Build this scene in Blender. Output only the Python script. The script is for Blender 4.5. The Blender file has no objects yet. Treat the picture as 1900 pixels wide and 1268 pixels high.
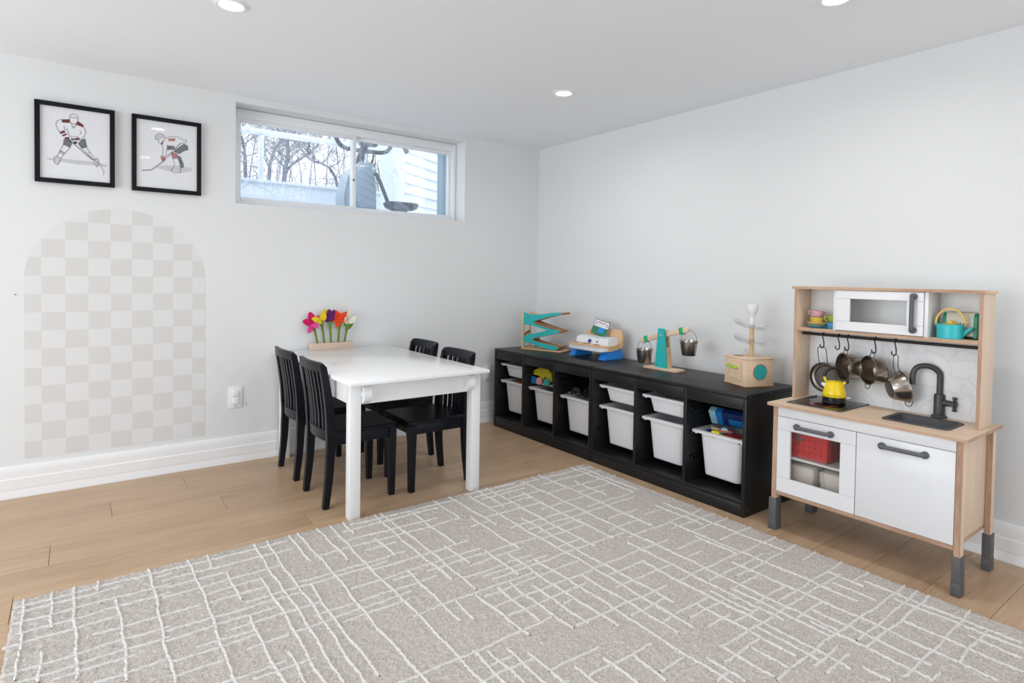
import bpy, bmesh, math, random
from mathutils import Vector, Matrix
random.seed(7)
SC = bpy.context.scene
COL = SC.collection
PI = math.pi

# ------------------------------------------------------------------ camera
cam_data = bpy.data.cameras.new('camera')
cam = bpy.data.objects.new('camera', cam_data)
COL.objects.link(cam)
r_, u_, f_ = Vector((0.803981, -0.594457, 0.015338)), Vector((0.002504, 0.029176, 0.999571)), Vector((0.594649, 0.803598, -0.024946))
m3 = Matrix((r_, u_, -f_)).transposed()
cam.matrix_world = Matrix.Translation((-2.9254, -3.6199, 1.0805)) @ m3.to_4x4()
cam_data.sensor_fit = 'HORIZONTAL'
cam_data.sensor_width = 36.0
cam_data.lens = 20.791
cam_data.shift_y = -0.04917
cam_data.clip_start = 0.05
SC.camera = cam

# ------------------------------------------------------------------ world, daylight, exposure
world = bpy.data.worlds.new('sky')
SC.world = world
world.use_nodes = True
bg = world.node_tree.nodes['Background']
bg.inputs['Color'].default_value = (0.80, 0.89, 1.0, 1)
bg.inputs['Strength'].default_value = 2.0
SC.view_settings.view_transform = 'Standard'
SC.view_settings.look = 'None'
SC.view_settings.gamma = 1.0
SC.view_settings.use_curve_mapping = False
SC.view_settings.exposure = 0.14


def area_light(name, loc, rot, sx, sy, power, color=(1, 1, 1), shape='RECTANGLE', spread=180):
    d = bpy.data.lights.new(name, 'AREA')
    d.shape = shape
    d.size = sx
    d.size_y = sy
    d.energy = power
    d.color = color
    d.spread = math.radians(spread)
    o = bpy.data.objects.new(name, d)
    o.location = loc
    o.rotation_euler = rot
    COL.objects.link(o)
    return o


# daylight coming through the wide patio door in the left wall, and an added fill lamp in an assumed rear door;
# the small window lets in the sky itself
area_light('patio_daylight', (-5.36, -1.9, 1.02), (0, -PI / 2, 0), 1.9, 2.6, 44, (0.90, 0.955, 1.0))
area_light('rear_fill', (-2.2, -5.66, 1.05), (PI / 2, 0, 0), 2.6, 1.9, 12, (0.93, 0.97, 1.0))  # fill lamp added behind the camera, its source is never in view
POT_POWER = 2.7

# ------------------------------------------------------------------ helpers


def srgb(r, g, b):
    f = lambda c: (c / 255 / 12.92) if c / 255 <= 0.04045 else ((c / 255 + 0.055) / 1.055) ** 2.4
    return (f(r), f(g), f(b), 1)


def mat(name, color, rough=0.5, metal=0.0, vary=0.0, scale=20.0, bump=0.0, bscale=200.0, stretch=None, spec=0.5,
        trans=0.0, coat=0.0, color2=None, emit=0.0, alpha=1.0, aniso=0.0):
    m = bpy.data.materials.new(name)
    m.use_nodes = True
    nt = m.node_tree
    b = nt.nodes['Principled BSDF']
    b.inputs['Base Color'].default_value = color
    b.inputs['Roughness'].default_value = rough
    b.inputs['Metallic'].default_value = metal
    b.inputs['Specular IOR Level'].default_value = spec
    b.inputs['Transmission Weight'].default_value = trans
    b.inputs['Coat Weight'].default_value = coat
    b.inputs['Alpha'].default_value = alpha
    if emit:
        b.inputs['Emission Color'].default_value = color
        b.inputs['Emission Strength'].default_value = emit
    tc = nt.nodes.new('ShaderNodeTexCoord')
    mp = nt.nodes.new('ShaderNodeMapping')
    if stretch:
        mp.inputs['Scale'].default_value = stretch
    nt.links.new(tc.outputs['Object'], mp.inputs['Vector'])
    if vary or color2:
        n = nt.nodes.new('ShaderNodeTexNoise')
        n.inputs['Scale'].default_value = scale
        n.inputs['Detail'].default_value = 4
        nt.links.new(mp.outputs['Vector'], n.inputs['Vector'])
        r = nt.nodes.new('ShaderNodeValToRGB')
        c2 = color2 or tuple(max(0, min(1, c * (1 - vary))) for c in color[:3]) + (1,)
        r.color_ramp.elements[0].color = c2
        r.color_ramp.elements[1].color = color
        r.color_ramp.elements[0].position = 0.3
        r.color_ramp.elements[1].position = 0.7
        nt.links.new(n.outputs['Fac'], r.inputs['Fac'])
        nt.links.new(r.outputs['Color'], b.inputs['Base Color'])
    if bump:
        n2 = nt.nodes.new('ShaderNodeTexNoise')
        n2.inputs['Scale'].default_value = bscale
        n2.inputs['Detail'].default_value = 3
        nt.links.new(mp.outputs['Vector'], n2.inputs['Vector'])
        bp = nt.nodes.new('ShaderNodeBump')
        bp.inputs['Strength'].default_value = bump
        bp.inputs['Distance'].default_value = 0.002
        nt.links.new(n2.outputs['Fac'], bp.inputs['Height'])
        nt.links.new(bp.outputs['Normal'], b.inputs['Normal'])
    return m


def wood(name, c1, c2, axis='X', rough=0.45, scale=9.0, random_tone=0.0, spec=0.4, wave=0.5):
    """grain running along one object axis: stretched noise plus a warped band pattern"""
    m = bpy.data.materials.new(name)
    m.use_nodes = True
    nt = m.node_tree
    L = nt.links
    b = nt.nodes['Principled BSDF']
    b.inputs['Roughness'].default_value = rough
    b.inputs['Specular IOR Level'].default_value = spec
    tc = nt.nodes.new('ShaderNodeTexCoord')
    oi = nt.nodes.new('ShaderNodeObjectInfo')
    ad = nt.nodes.new('ShaderNodeVectorMath')
    ad.operation = 'ADD'
    sc = nt.nodes.new('ShaderNodeVectorMath')
    sc.operation = 'SCALE'
    sc.inputs['Scale'].default_value = 13.0
    cb = nt.nodes.new('ShaderNodeCombineXYZ')
    for k in range(3):
        L.new(oi.outputs['Random'], cb.inputs[k])
    L.new(cb.outputs[0], sc.inputs[0])
    L.new(tc.outputs['Object'], ad.inputs[0])
    L.new(sc.outputs[0], ad.inputs[1])
    mp = nt.nodes.new('ShaderNodeMapping')
    s = {'X': (0.7, 9, 9), 'Y': (9, 0.7, 9), 'Z': (9, 9, 0.7)}[axis]
    mp.inputs['Scale'].default_value = s
    L.new(ad.outputs[0], mp.inputs['Vector'])
    n = nt.nodes.new('ShaderNodeTexNoise')
    n.inputs['Scale'].default_value = scale
    n.inputs['Detail'].default_value = 6
    n.inputs['Roughness'].default_value = 0.62
    n.inputs['Distortion'].default_value = 0.4
    L.new(mp.outputs[0], n.inputs['Vector'])
    mp2 = nt.nodes.new('ShaderNodeMapping')
    mp2.inputs['Scale'].default_value = {'X': (0.35, 3, 3), 'Y': (3, 0.35, 3), 'Z': (3, 3, 0.35)}[axis]
    L.new(ad.outputs[0], mp2.inputs['Vector'])
    n2 = nt.nodes.new('ShaderNodeTexNoise')
    n2.inputs['Scale'].default_value = scale * 0.35
    n2.inputs['Detail'].default_value = 2
    L.new(mp2.outputs[0], n2.inputs['Vector'])
    mx = nt.nodes.new('ShaderNodeMix')
    mx.inputs[0].default_value = wave
    L.new(n.outputs['Fac'], mx.inputs[2])
    L.new(n2.outputs['Fac'], mx.inputs[3])
    rp = nt.nodes.new('ShaderNodeValToRGB')
    rp.color_ramp.elements[0].color = c2
    rp.color_ramp.elements[1].color = c1
    rp.color_ramp.elements[0].position = 0.33
    rp.color_ramp.elements[1].position = 0.66
    L.new(mx.outputs[0], rp.inputs['Fac'])
    out = rp.outputs['Color']
    if random_tone:
        hs = nt.nodes.new('ShaderNodeHueSaturation')
        mr = nt.nodes.new('ShaderNodeMapRange')
        mr.inputs['To Min'].default_value = 1 - random_tone
        mr.inputs['To Max'].default_value = 1 + random_tone
        L.new(oi.outputs['Random'], mr.inputs['Value'])
        L.new(mr.outputs[0], hs.inputs['Value'])
        L.new(out, hs.inputs['Color'])
        out = hs.outputs['Color']
    L.new(out, b.inputs['Base Color'])
    bp = nt.nodes.new('ShaderNodeBump')
    bp.inputs['Strength'].default_value = 0.12
    bp.inputs['Distance'].default_value = 0.001
    L.new(n.outputs['Fac'], bp.inputs['Height'])
    L.new(bp.outputs['Normal'], b.inputs['Normal'])
    return m


class MB:
    """collects shapes; obj() links them as one mesh"""

    def __init__(self):
        self.bm = bmesh.new()
        self.smooth = []

    def box(self, x0, x1, y0, y1, z0, z1, bev=0.0, seg=2):
        x0, x1 = min(x0, x1), max(x0, x1)
        y0, y1 = min(y0, y1), max(y0, y1)
        z0, z1 = min(z0, z1), max(z0, z1)
        t = bmesh.new()
        bmesh.ops.create_cube(t, size=1)
        for v in t.verts:
            v.co = Vector(((x0 + x1) / 2 + v.co.x * (x1 - x0), (y0 + y1) / 2 + v.co.y * (y1 - y0), (z0 + z1) / 2 + v.co.z * (z1 - z0)))
        if bev > 0:
            bmesh.ops.bevel(t, geom=t.edges[:], offset=min(bev, 0.45 * min(x1 - x0, y1 - y0, z1 - z0)), segments=seg, affect='EDGES', profile=0.5)
        self._add(t)
        return self

    def _add(self, t, M=None):
        me = bpy.data.meshes.new('tmp')
        if M is not None:
            t.transform(M)
        t.to_mesh(me)
        t.free()
        self.bm.from_mesh(me)
        bpy.data.meshes.remove(me)

    def obox(self, c, size, rot=None, bev=0.0, seg=2):
        """box of a size about c, turned by a 3x3/4x4 matrix"""
        n = MB()
        n.box(-size[0] / 2, size[0] / 2, -size[1] / 2, size[1] / 2, -size[2] / 2, size[2] / 2, bev, seg)
        M = Matrix.Translation(c) @ (rot.to_4x4() if rot is not None else Matrix())
        self._add(n.bm, M)
        return self

    def merge(self, other, M=None):
        self._add(other.bm, M)
        return self

    def loft(self, loops, cap0=True, cap1=True, closed=False):
        bm = self.bm
        vs = [[bm.verts.new(p) for p in lp] for lp in loops]
        n = len(loops[0])
        pairs = list(zip(vs[:-1], vs[1:]))
        if closed:
            pairs.append((vs[-1], vs[0]))
        for a, b in pairs:
            for i in range(n):
                j = (i + 1) % n
                try:
                    bm.faces.new((a[i], a[j], b[j], b[i]))
                except ValueError:
                    pass
        if cap0 and not closed:
            bm.faces.new(list(reversed(vs[0])))
        if cap1 and not closed:
            bm.faces.new(vs[-1])
        return self

    def lathe(self, prof, c=(0, 0, 0), n=32, axis=(0, 0, 1), cap0=True, cap1=True, closed=False):
        """prof: (radius, height) pairs along an axis through c"""
        ax = Vector(axis).normalized()
        q = ax.to_track_quat('Z', 'Y').to_matrix()
        c = Vector(c)
        loops = []
        for r, h in prof:
            loops.append([c + q @ Vector((max(r, 1e-4) * math.cos(2 * PI * i / n), max(r, 1e-4) * math.sin(2 * PI * i / n), h)) for i in range(n)])
        return self.loft(loops, cap0, cap1, closed)

    def cyl(self, p0, p1, r0, r1=None, n=16):
        p0, p1 = Vector(p0), Vector(p1)
        d = p1 - p0
        return self.lathe([(r0, 0), (r0 if r1 is None else r1, d.length)], p0, n, d)

    def tube(self, pts, r, n=10, closed=False, flat=None):
        """round tube along points; r a number or a list; flat=(w,h) gives an oval section"""
        P = [Vector(p) for p in pts]
        m = len(P)
        R = r if isinstance(r, (list, tuple)) else [r] * m
        loops = []
        up = None
        for i in range(m):
            a = P[(i - 1) % m] if (i > 0 or closed) else P[i]
            b = P[(i + 1) % m] if (i < m - 1 or closed) else P[i]
            t = (b - a).normalized()
            if up is None:
                up = Vector((0, 0, 1)) if abs(t.z) < 0.9 else Vector((1, 0, 0))
            s = t.cross(up).normalized()
            up = s.cross(t).normalized()
            loops.append([P[i] + (s * math.cos(2 * PI * k / n) + up * math.sin(2 * PI * k / n)) * R[i] for k in range(n)])
        return self.loft(loops, not closed, not closed, closed)

    def sweep_rect(self, pts, sizes, wdir=(0, 1, 0)):
        """rectangular bar along points; sizes (w along wdir, thickness across)"""
        P = [Vector(p) for p in pts]
        w = Vector(wdir).normalized()
        loops = []
        for i, p in enumerate(P):
            t = (P[min(i + 1, len(P) - 1)] - P[max(i - 1, 0)]).normalized()
            s = t.cross(w).normalized()
            a, b = sizes[i] if isinstance(sizes, list) else sizes
            loops.append([p + w * a / 2 + s * b / 2, p - w * a / 2 + s * b / 2, p - w * a / 2 - s * b / 2, p + w * a / 2 - s * b / 2])
        return self.loft(loops)

    def prism(self, poly, f0, f1):
        """poly: 2d points; f0/f1 map (a,b) to the 3d front and back"""
        a = [Vector(f0(p, q)) for p, q in poly]
        b = [Vector(f1(p, q)) for p, q in poly]
        return self.loft([a, b])

    def bevel(self, off, seg=2, ang=0.6):
        es = [e for e in self.bm.edges if len(e.link_faces) == 2 and e.calc_face_angle(0) > ang]
        bmesh.ops.bevel(self.bm, geom=es, offset=off, segments=seg, affect='EDGES', profile=0.5)
        return self

    def xform(self, M):
        self.bm.transform(M)
        return self


WORLD = {}


def empty(name, loc=(0, 0, 0), rotz=0.0):
    o = bpy.data.objects.new(name, None)
    o.empty_display_size = 0.05
    COL.objects.link(o)
    o.location = loc
    o.rotation_euler = (0, 0, rotz)
    WORLD[o.name] = Matrix.Translation(loc) @ Matrix.Rotation(rotz, 4, 'Z')
    return o


def thing(name, label, cat, loc=(0, 0, 0), rotz=0.0, group=None):
    o = empty(name, loc, rotz)
    o['label'] = label
    o['category'] = cat
    if group:
        o['group'] = group
    return o


def obj(name, mb, material, parent=None, local=False, smooth=True, label=None, origin=None, ang=35):
    """link the collected shapes as one mesh. Shapes are given in world space unless local is set."""
    bm = mb.bm
    W = Matrix()
    if parent is not None:
        W = WORLD[parent.name]
        if not local:
            bm.transform(W.inverted())
    elif origin is not None:
        bm.transform(Matrix.Translation(Vector(origin)).inverted())
        W = Matrix.Translation(origin)
    bmesh.ops.recalc_face_normals(bm, faces=bm.faces[:])
    if smooth:
        for f in bm.faces:
            f.smooth = True
        for e in bm.edges:
            if len(e.link_faces) == 2:
                e.smooth = e.calc_face_angle(0) < math.radians(ang)
    me = bpy.data.meshes.new(name)
    bm.to_mesh(me)
    bm.free()
    mats = material if isinstance(material, (list, tuple)) else [material]
    for m in mats:
        me.materials.append(m)
    o = bpy.data.objects.new(name, me)
    COL.objects.link(o)
    if parent is not None:
        o.parent = parent
    elif origin is not None:
        o.location = origin
    WORLD[o.name] = W
    if label:
        o['label'] = label
    return o


def single(name, mb, material, label, cat, origin, group=None, **k):
    """a thing that is one mesh"""
    o = obj(name, mb, material, None, origin=origin, **k)
    o['label'] = label
    o['category'] = cat
    if group:
        o['group'] = group
    return o


def struct(name, mb, material, parent=None, **k):
    o = obj(name, mb, material, parent, **k)
    if parent is None:
        o['kind'] = 'structure'
    return o


def share(name, src, parent, loc, rot=(0, 0, 0), scale=(1, 1, 1)):
    """another piece that shares the mesh of src"""
    o = bpy.data.objects.new(name, src.data)
    COL.objects.link(o)
    o.parent = parent
    o.location = loc
    o.rotation_euler = rot
    o.scale = scale
    return o


def copy_tree(o, loc, rotz=0.0, label=None):
    """a copy of a thing with copies of its parts and sub-parts"""
    r = o.copy()
    COL.objects.link(r)
    r.location = loc
    r.rotation_euler = (0, 0, rotz)
    if label:
        r['label'] = label
    WORLD[r.name] = Matrix.Translation(loc) @ Matrix.Rotation(rotz, 4, 'Z')
    for ch in list(o.children):
        c = ch.copy()
        COL.objects.link(c)
        c.parent = r
        for g in list(ch.children):
            d = g.copy()
            COL.objects.link(d)
            d.parent = c
    return r


def rrect(cx, cy, z, hx, hy, r, n=5):
    """rounded rectangle loop in a horizontal plane"""
    out = []
    r = min(r, hx * 0.999, hy * 0.999)
    for k, (sx, sy) in enumerate(((1, 1), (-1, 1), (-1, -1), (1, -1))):
        for i in range(n):
            a = PI / 2 * k + PI / 2 * i / (n - 1)
            out.append(Vector((cx + sx * (hx - r) + r * math.cos(a), cy + sy * (hy - r) + r * math.sin(a), z)))
    return out


def arc(c, r, a0, a1, n, u, v):
    c, u, v = Vector(c), Vector(u), Vector(v)
    return [c + u * r * math.cos(a0 + (a1 - a0) * i / (n - 1)) + v * r * math.sin(a0 + (a1 - a0) * i / (n - 1)) for i in range(n)]


def bez(pts, n=8):
    """smooth path through points (Catmull-Rom)"""
    P = [Vector(p) for p in pts]
    out = []
    for i in range(len(P) - 1):
        p0, p1, p2, p3 = P[max(i - 1, 0)], P[i], P[i + 1], P[min(i + 2, len(P) - 1)]
        for k in range(n):
            t = k / n
            out.append(0.5 * ((2 * p1) + (-p0 + p2) * t + (2 * p0 - 5 * p1 + 4 * p2 - p3) * t * t + (-p0 + 3 * p1 - 3 * p2 + p3) * t ** 3))
    out.append(P[-1])
    return out


# ------------------------------------------------------------------ materials
M = {}
M['wall'] = mat('wall_paint', srgb(228, 229, 229), 0.7, vary=0.01, scale=3, bump=0.05, bscale=250)
M['ceiling'] = mat('ceiling_paint', srgb(245, 248, 251), 0.8, vary=0.01, scale=3, bump=0.05, bscale=250)
M['trim'] = mat('white_trim', srgb(240, 240, 240), 0.35, vary=0.01, scale=5)
M['outside_wall'] = mat('shaded_outer_wall', srgb(150, 172, 182), 0.8, vary=0.1, scale=12)  # blue-grey of the shaded outer reveal, put into the wall colour
M['plank'] = wood('oak_plank', srgb(201, 172, 142), srgb(173, 142, 111), 'X', 0.38, 7.0, 0.035, wave=0.45)
M['gap'] = mat('floor_gap', srgb(112, 84, 60), 0.9, vary=0.1)
M['vinyl'] = mat('white_vinyl', srgb(240, 242, 243), 0.35, vary=0.01, scale=8)
M['white_lacquer'] = mat('white_lacquer', srgb(230, 230, 231), 0.25, vary=0.01, scale=5)
M['table_white'] = mat('table_white', srgb(246, 246, 246), 0.2, vary=0.01, scale=5)
M['white_paint'] = mat('white_paint', srgb(240, 240, 239), 0.35, vary=0.01, scale=5)
M['black_wood'] = mat('navy_black_paint', srgb(13, 16, 26), 0.36, vary=0.3, scale=14, spec=0.25)
M['dark_panel'] = mat('dark_foil_panel', srgb(31, 31, 33), 0.40, color2=srgb(22, 22, 24), scale=16, stretch=(6, 0.6, 6), bump=0.08, bscale=60, spec=0.35)
M['dark_plastic'] = mat('black_plastic', srgb(20, 20, 22), 0.4, vary=0.2)
M['bin'] = mat('white_bin_plastic', srgb(233, 233, 234), 0.38, vary=0.015, scale=8)
M['ply'] = wood('birch_ply', srgb(230, 206, 181), srgb(214, 187, 160), 'Y', 0.5, 8)
M['ply_v'] = wood('birch_ply_upright', srgb(232, 209, 186), srgb(218, 193, 168), 'Z', 0.5, 8)
M['ply_edge'] = wood('ply_edge', srgb(206, 174, 148), srgb(166, 128, 102), 'Y', 0.55, 22)
M['ply_edge_v'] = wood('ply_edge_upright', srgb(204, 170, 144), srgb(162, 124, 98), 'Z', 0.55, 22)
M['toy_wood'] = wood('toy_beech', srgb(226, 192, 152), srgb(206, 168, 126), 'X', 0.5, 10)
M['toy_wood_pale'] = wood('toy_pale_wood', srgb(232, 206, 178), srgb(218, 188, 158), 'X', 0.5, 10)
M['toy_wood_dark'] = wood('toy_brown_wood', srgb(176, 124, 84), srgb(150, 100, 66), 'X', 0.5, 10)  # browner wood for ramps, pegs, keys and the round discs
M['teal'] = mat('teal_paint', srgb(36, 178, 178), 0.45, vary=0.04, scale=12)
M['green_clip'] = mat('green_plastic', srgb(20, 168, 110), 0.4, vary=0.05)
M['lime'] = mat('lime_plastic', srgb(160, 205, 45), 0.4, vary=0.05)
M['blue'] = mat('bright_blue_plastic', srgb(36, 146, 240), 0.4, vary=0.05)
M['navy'] = mat('deep_blue', srgb(22, 50, 150), 0.4, vary=0.05)
M['white_plastic'] = mat('white_plastic', srgb(238, 239, 241), 0.35, vary=0.01)
M['clear'] = mat('clear_plastic', (0.95, 0.95, 0.97, 1), 0.05, trans=0.95, vary=0.01, alpha=0.45)
M['steel'] = mat('brushed_steel', srgb(176, 168, 160), 0.24, 1.0, vary=0.1, scale=30, stretch=(1, 1, 8))
M['steel_dark'] = mat('dark_steel', srgb(120, 112, 106), 0.3, 1.0, vary=0.1, scale=30)
M['wire'] = mat('dark_wire', srgb(92, 90, 90), 0.35, 0.9, vary=0.1)
M['black_metal'] = mat('black_metal', srgb(38, 37, 38), 0.4, 0.3, vary=0.15)
M['grey_handle'] = mat('grey_plastic', srgb(92, 93, 97), 0.5, vary=0.06, scale=40)
M['tap'] = mat('charcoal_tap', srgb(78, 78, 80), 0.42, 0.3, vary=0.08, scale=40)
M['foot'] = mat('graphite_foot', srgb(88, 87, 88), 0.55, vary=0.08, scale=40)
M['sink'] = mat('charcoal_sink', srgb(66, 68, 72), 0.5, vary=0.08, scale=30)
M['hob'] = mat('black_glass', srgb(12, 12, 13), 0.08, vary=0.1, spec=0.6)
M['hob_ring'] = mat('hob_red_print', srgb(120, 40, 22), 0.15, vary=0.2)
M['pane_grey'] = mat('smoked_plastic_pane', (0.93, 0.92, 0.91, 1), 0.06, trans=1.0, vary=0.01, alpha=0.55)
M['yellow'] = mat('yellow_enamel', srgb(240, 208, 14), 0.22, vary=0.03)
M['kettle_black'] = mat('gloss_black_plastic', srgb(16, 17, 22), 0.2, vary=0.1)
M['ktl_teal'] = mat('turquoise_metal', srgb(48, 188, 196), 0.35, vary=0.04)
M['ktl_yellow'] = mat('mustard_yellow', srgb(236, 190, 40), 0.35, vary=0.04)
M['toast_green'] = mat('green_toaster_end', srgb(20, 150, 122), 0.4, vary=0.05)
M['cream'] = mat('cream_metal', srgb(226, 224, 206), 0.35, vary=0.03)
M['pink_cup'] = mat('pink_ceramic', srgb(226, 168, 182), 0.3, vary=0.03)
M['yel_cup'] = mat('yellow_ceramic', srgb(222, 192, 74), 0.3, vary=0.03)
M['green_cup'] = mat('green_ceramic', srgb(160, 180, 60), 0.3, vary=0.03)
M['blue_cup'] = mat('blue_ceramic', srgb(80, 150, 200), 0.3, vary=0.03)
M['blue_plate'] = mat('blue_plate', srgb(90, 148, 186), 0.3, vary=0.03)
M['green_plate'] = mat('green_plate', srgb(176, 190, 90), 0.3, vary=0.03)
M['cream_plate'] = mat('cream_plate', srgb(236, 200, 160), 0.3, vary=0.03)
M['red'] = mat('red_plastic', srgb(216, 28, 28), 0.4, vary=0.06)
M['paper'] = mat('white_paper', srgb(232, 233, 235), 0.7, vary=0.01)
M['frame'] = mat('black_frame', srgb(13, 14, 19), 0.45, vary=0.2, spec=0.2)
M['RED'] = mat('maroon_print', srgb(112, 48, 50), 0.7, vary=0.2, scale=80)
M['PINK'] = mat('faded_red_print', srgb(190, 130, 130), 0.7, vary=0.15, scale=80)
M['DARK'] = mat('dark_print', srgb(70, 48, 48), 0.7, vary=0.2, scale=80)
M['SLATE'] = mat('slate_print', srgb(120, 124, 130), 0.7, vary=0.2, scale=60)
M['GREY'] = mat('pale_grey_print', srgb(205, 206, 211), 0.7, vary=0.06, scale=60)
M['INK'] = mat('ink_print', srgb(84, 84, 90), 0.7, vary=0.3, scale=120)
M['stem'] = mat('green_felt', srgb(110, 142, 52), 0.95, vary=0.2, scale=60, bump=0.3, bscale=400)
M['leaf_felt'] = mat('leaf_felt', srgb(84, 130, 40), 0.95, vary=0.2, scale=60)
M['block'] = wood('pale_block_wood', srgb(236, 216, 198), srgb(210, 184, 164), 'X', 0.6, 10)
for nm, c in (('magenta', (208, 20, 90)), ('pink', (226, 70, 150)), ('fyellow', (236, 206, 40)), ('purple', (106, 30, 100)), ('orange', (240, 72, 20)), ('ivory', (236, 232, 208))):
    M[nm] = mat(nm + '_felt', srgb(*c), 0.95, vary=0.12, scale=50, bump=0.3, bscale=400)
M['tree'] = mat('grey_bark', srgb(120, 120, 130), 0.9, vary=0.3, scale=20)
M['leaf'] = mat('spring_leaf', srgb(190, 205, 140), 0.8, vary=0.2, scale=3)
M['siding'] = mat('white_siding', srgb(218, 223, 230), 0.6, vary=0.03)
M['patio'] = mat('patio_stone', srgb(222, 224, 228), 0.85, vary=0.1, scale=4)
M['trainer_body'] = mat('silver_plastic', srgb(160, 172, 182), 0.4, vary=0.06)
M['trainer_dark'] = mat('slate_plastic', srgb(52, 60, 68), 0.5, vary=0.1)
M['glass'] = mat('window_glass', (0.97, 0.985, 1.0, 1), 0.0, trans=1.0, alpha=0.12, vary=0.005)
M['frame_glass'] = mat('picture_glass', (1, 1, 1, 1), 0.01, trans=1.0, alpha=0.12, vary=0.005)
M['lamp'] = mat('lamp_diffuser', (1.0, 0.97, 0.93, 1), 0.5, emit=9.0, vary=0.01)
M['taupe'] = mat('screw_grey', srgb(120, 118, 116), 0.4, 0.5, vary=0.1)
M['slot'] = mat('slot_black', srgb(25, 25, 26), 0.6, vary=0.1)
M['carton'] = mat('pale_carton', srgb(226, 218, 206), 0.7, vary=0.03)

# ------------------------------------------------------------------ room shell
H = 2.0735
XL, YF = -5.3, -5.6
WX0, WX1, WZ0, WZ1 = -2.195, -0.68, 1.47, 2.037

b = MB().box(XL - .2, 0.15, YF - .2, 0.38, -0.08, -0.014)
floor = struct('floor', b, M['gap'])
# oak planks, each its own bevelled board with a hair gap
PW, PL = 0.1930, 1.27
row = 0
y1 = -0.332 + 0.193 * 2
plank_src = {}
joint = {1: -2.795, 2: -2.365, 3: -3.004, 0: -2.472, 4: -2.1}
while y1 > -4.6:
    y0 = y1 - PW
    ya, yb = max(y0, -4.6), min(y1, 0.0)
    k = round((-0.332 - y1) / 0.193) + 1
    xj = joint.get(k, -2.9 + (k * 0.47) % PL)
    while xj > XL:
        xj -= PL
    while xj < 0:
        xa, xb = max(xj, XL), min(xj + PL, 0.0)
        if xb - xa > 0.02 and yb - ya > 0.01:
            key = (round(xb - xa, 3), round(yb - ya, 3))
            cx, cy = (xa + xb) / 2, (ya + yb) / 2
            if key in plank_src:
                share('floor_plank', plank_src[key], floor, (cx, cy, 0))
            else:
                hx, hy = (xb - xa) / 2 - .0006, (yb - ya) / 2 - .0006
                q = MB().loft([[(-hx, -hy, -.014), (hx, -hy, -.014), (hx, hy, -.014), (-hx, hy, -.014)],
                               [(-hx, -hy, -.001), (hx, -hy, -.001), (hx, hy, -.001), (-hx, hy, -.001)],
                               [(-hx + .001, -hy + .001, 0), (hx - .001, -hy + .001, 0), (hx - .001, hy - .001, 0), (-hx + .001, hy - .001, 0)]], cap0=False)
                q.bm.verts.ensure_lookup_table()
                o = obj('floor_plank', q, M['plank'], floor, local=True, smooth=False)
                o.location = (cx, cy, 0)
                plank_src[key] = o
        xj += PL
    y1 -= PW
# the strip of floor behind the camera
b = MB().box(XL, 0, YF, -4.6, -0.014, 0)
obj('floor_plank', b, M['plank'], floor, smooth=False)


def holed_wall(x0, x1, z0, z1, hx0, hx1, hz0, hz1, fn):
    b = MB()
    for a in ((x0, hx0, z0, z1), (hx1, x1, z0, z1), (hx0, hx1, z0, hz0), (hx0, hx1, hz1, z1)):
        if a[1] > a[0] and a[3] > a[2]:
            fn(b, *a)
    return b


b = holed_wall(XL - .2, 0.15, -.08, H + .1, WX0, WX1, WZ0, WZ1, lambda b, a, c, d, e: b.box(a, c, 0, 0.185, d, e))
struct('wall_back', b, M['wall'], smooth=False)
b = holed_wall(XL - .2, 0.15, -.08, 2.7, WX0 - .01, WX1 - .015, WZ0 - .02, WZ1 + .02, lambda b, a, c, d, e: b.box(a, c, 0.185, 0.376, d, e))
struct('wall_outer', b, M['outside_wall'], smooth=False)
struct('wall_right', MB().box(0, 0.15, YF - .2, 0, -.08, H + .1), M['wall'], smooth=False)
b = holed_wall(YF - .2, 0.0, -.08, H + .1, -3.25, -0.55, 0.02, 2.0, lambda b, a, c, d, e: b.box(XL - .12, XL, a, c, d, e))
struct('wall_left', b, M['wall'], smooth=False)
b = holed_wall(XL, 0.0, -.08, H + .1, -3.5, -0.9, 0.02, 2.0, lambda b, a, c, d, e: b.box(a, c, YF - .12, YF, d, e))
struct('wall_front', b, M['wall'], smooth=False)
struct('ceiling', MB().box(XL - .2, 0.15, YF - .2, 0.185, H, H + .12), M['ceiling'], smooth=False)


def base_profile():
    # (depth out from the wall, height)
    return [(0, 0), (.022, 0), (.022, .012), (.015, .036), (.015, .040), (.017, .042), (.017, .088), (.013, .094), (.013, .118), (.0125, .136), (.009, .146), (.005, .149), (0, .149)]


pr = base_profile()
b = MB().loft([[(XL, -d, z) for d, z in pr], [(0, -d, z) for d, z in pr]])
struct('baseboard_back', b, M['trim'], ang=20)
b = MB().loft([[(-d, YF, z) for d, z in pr], [(-d, -.02, z) for d, z in pr]])
struct('baseboard_right', b, M['trim'], ang=20)

# ------------------------------------------------------------------ window: reveal, vinyl slider, glass
win = empty('window_1', ((WX0 + WX1) / 2, .15, WZ0))
win['kind'] = 'structure'
FY0, FY1 = .122, .184


def rect_frame(x0, x1, z0, z1, w, y0, y1, bev=.003, wt=None, wb=None):
    wt = wt or w
    wb = wb or w
    b = MB()
    b.box(x0, x0 + w, y0, y1, z0, z1, bev)
    b.box(x1 - w, x1, y0, y1, z0, z1, bev)
    b.box(x0 + w, x1 - w, y0, y1, z1 - wt, z1, bev)
    b.box(x0 + w, x1 - w, y0, y1, z0, z0 + wb, bev)
    return b


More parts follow.
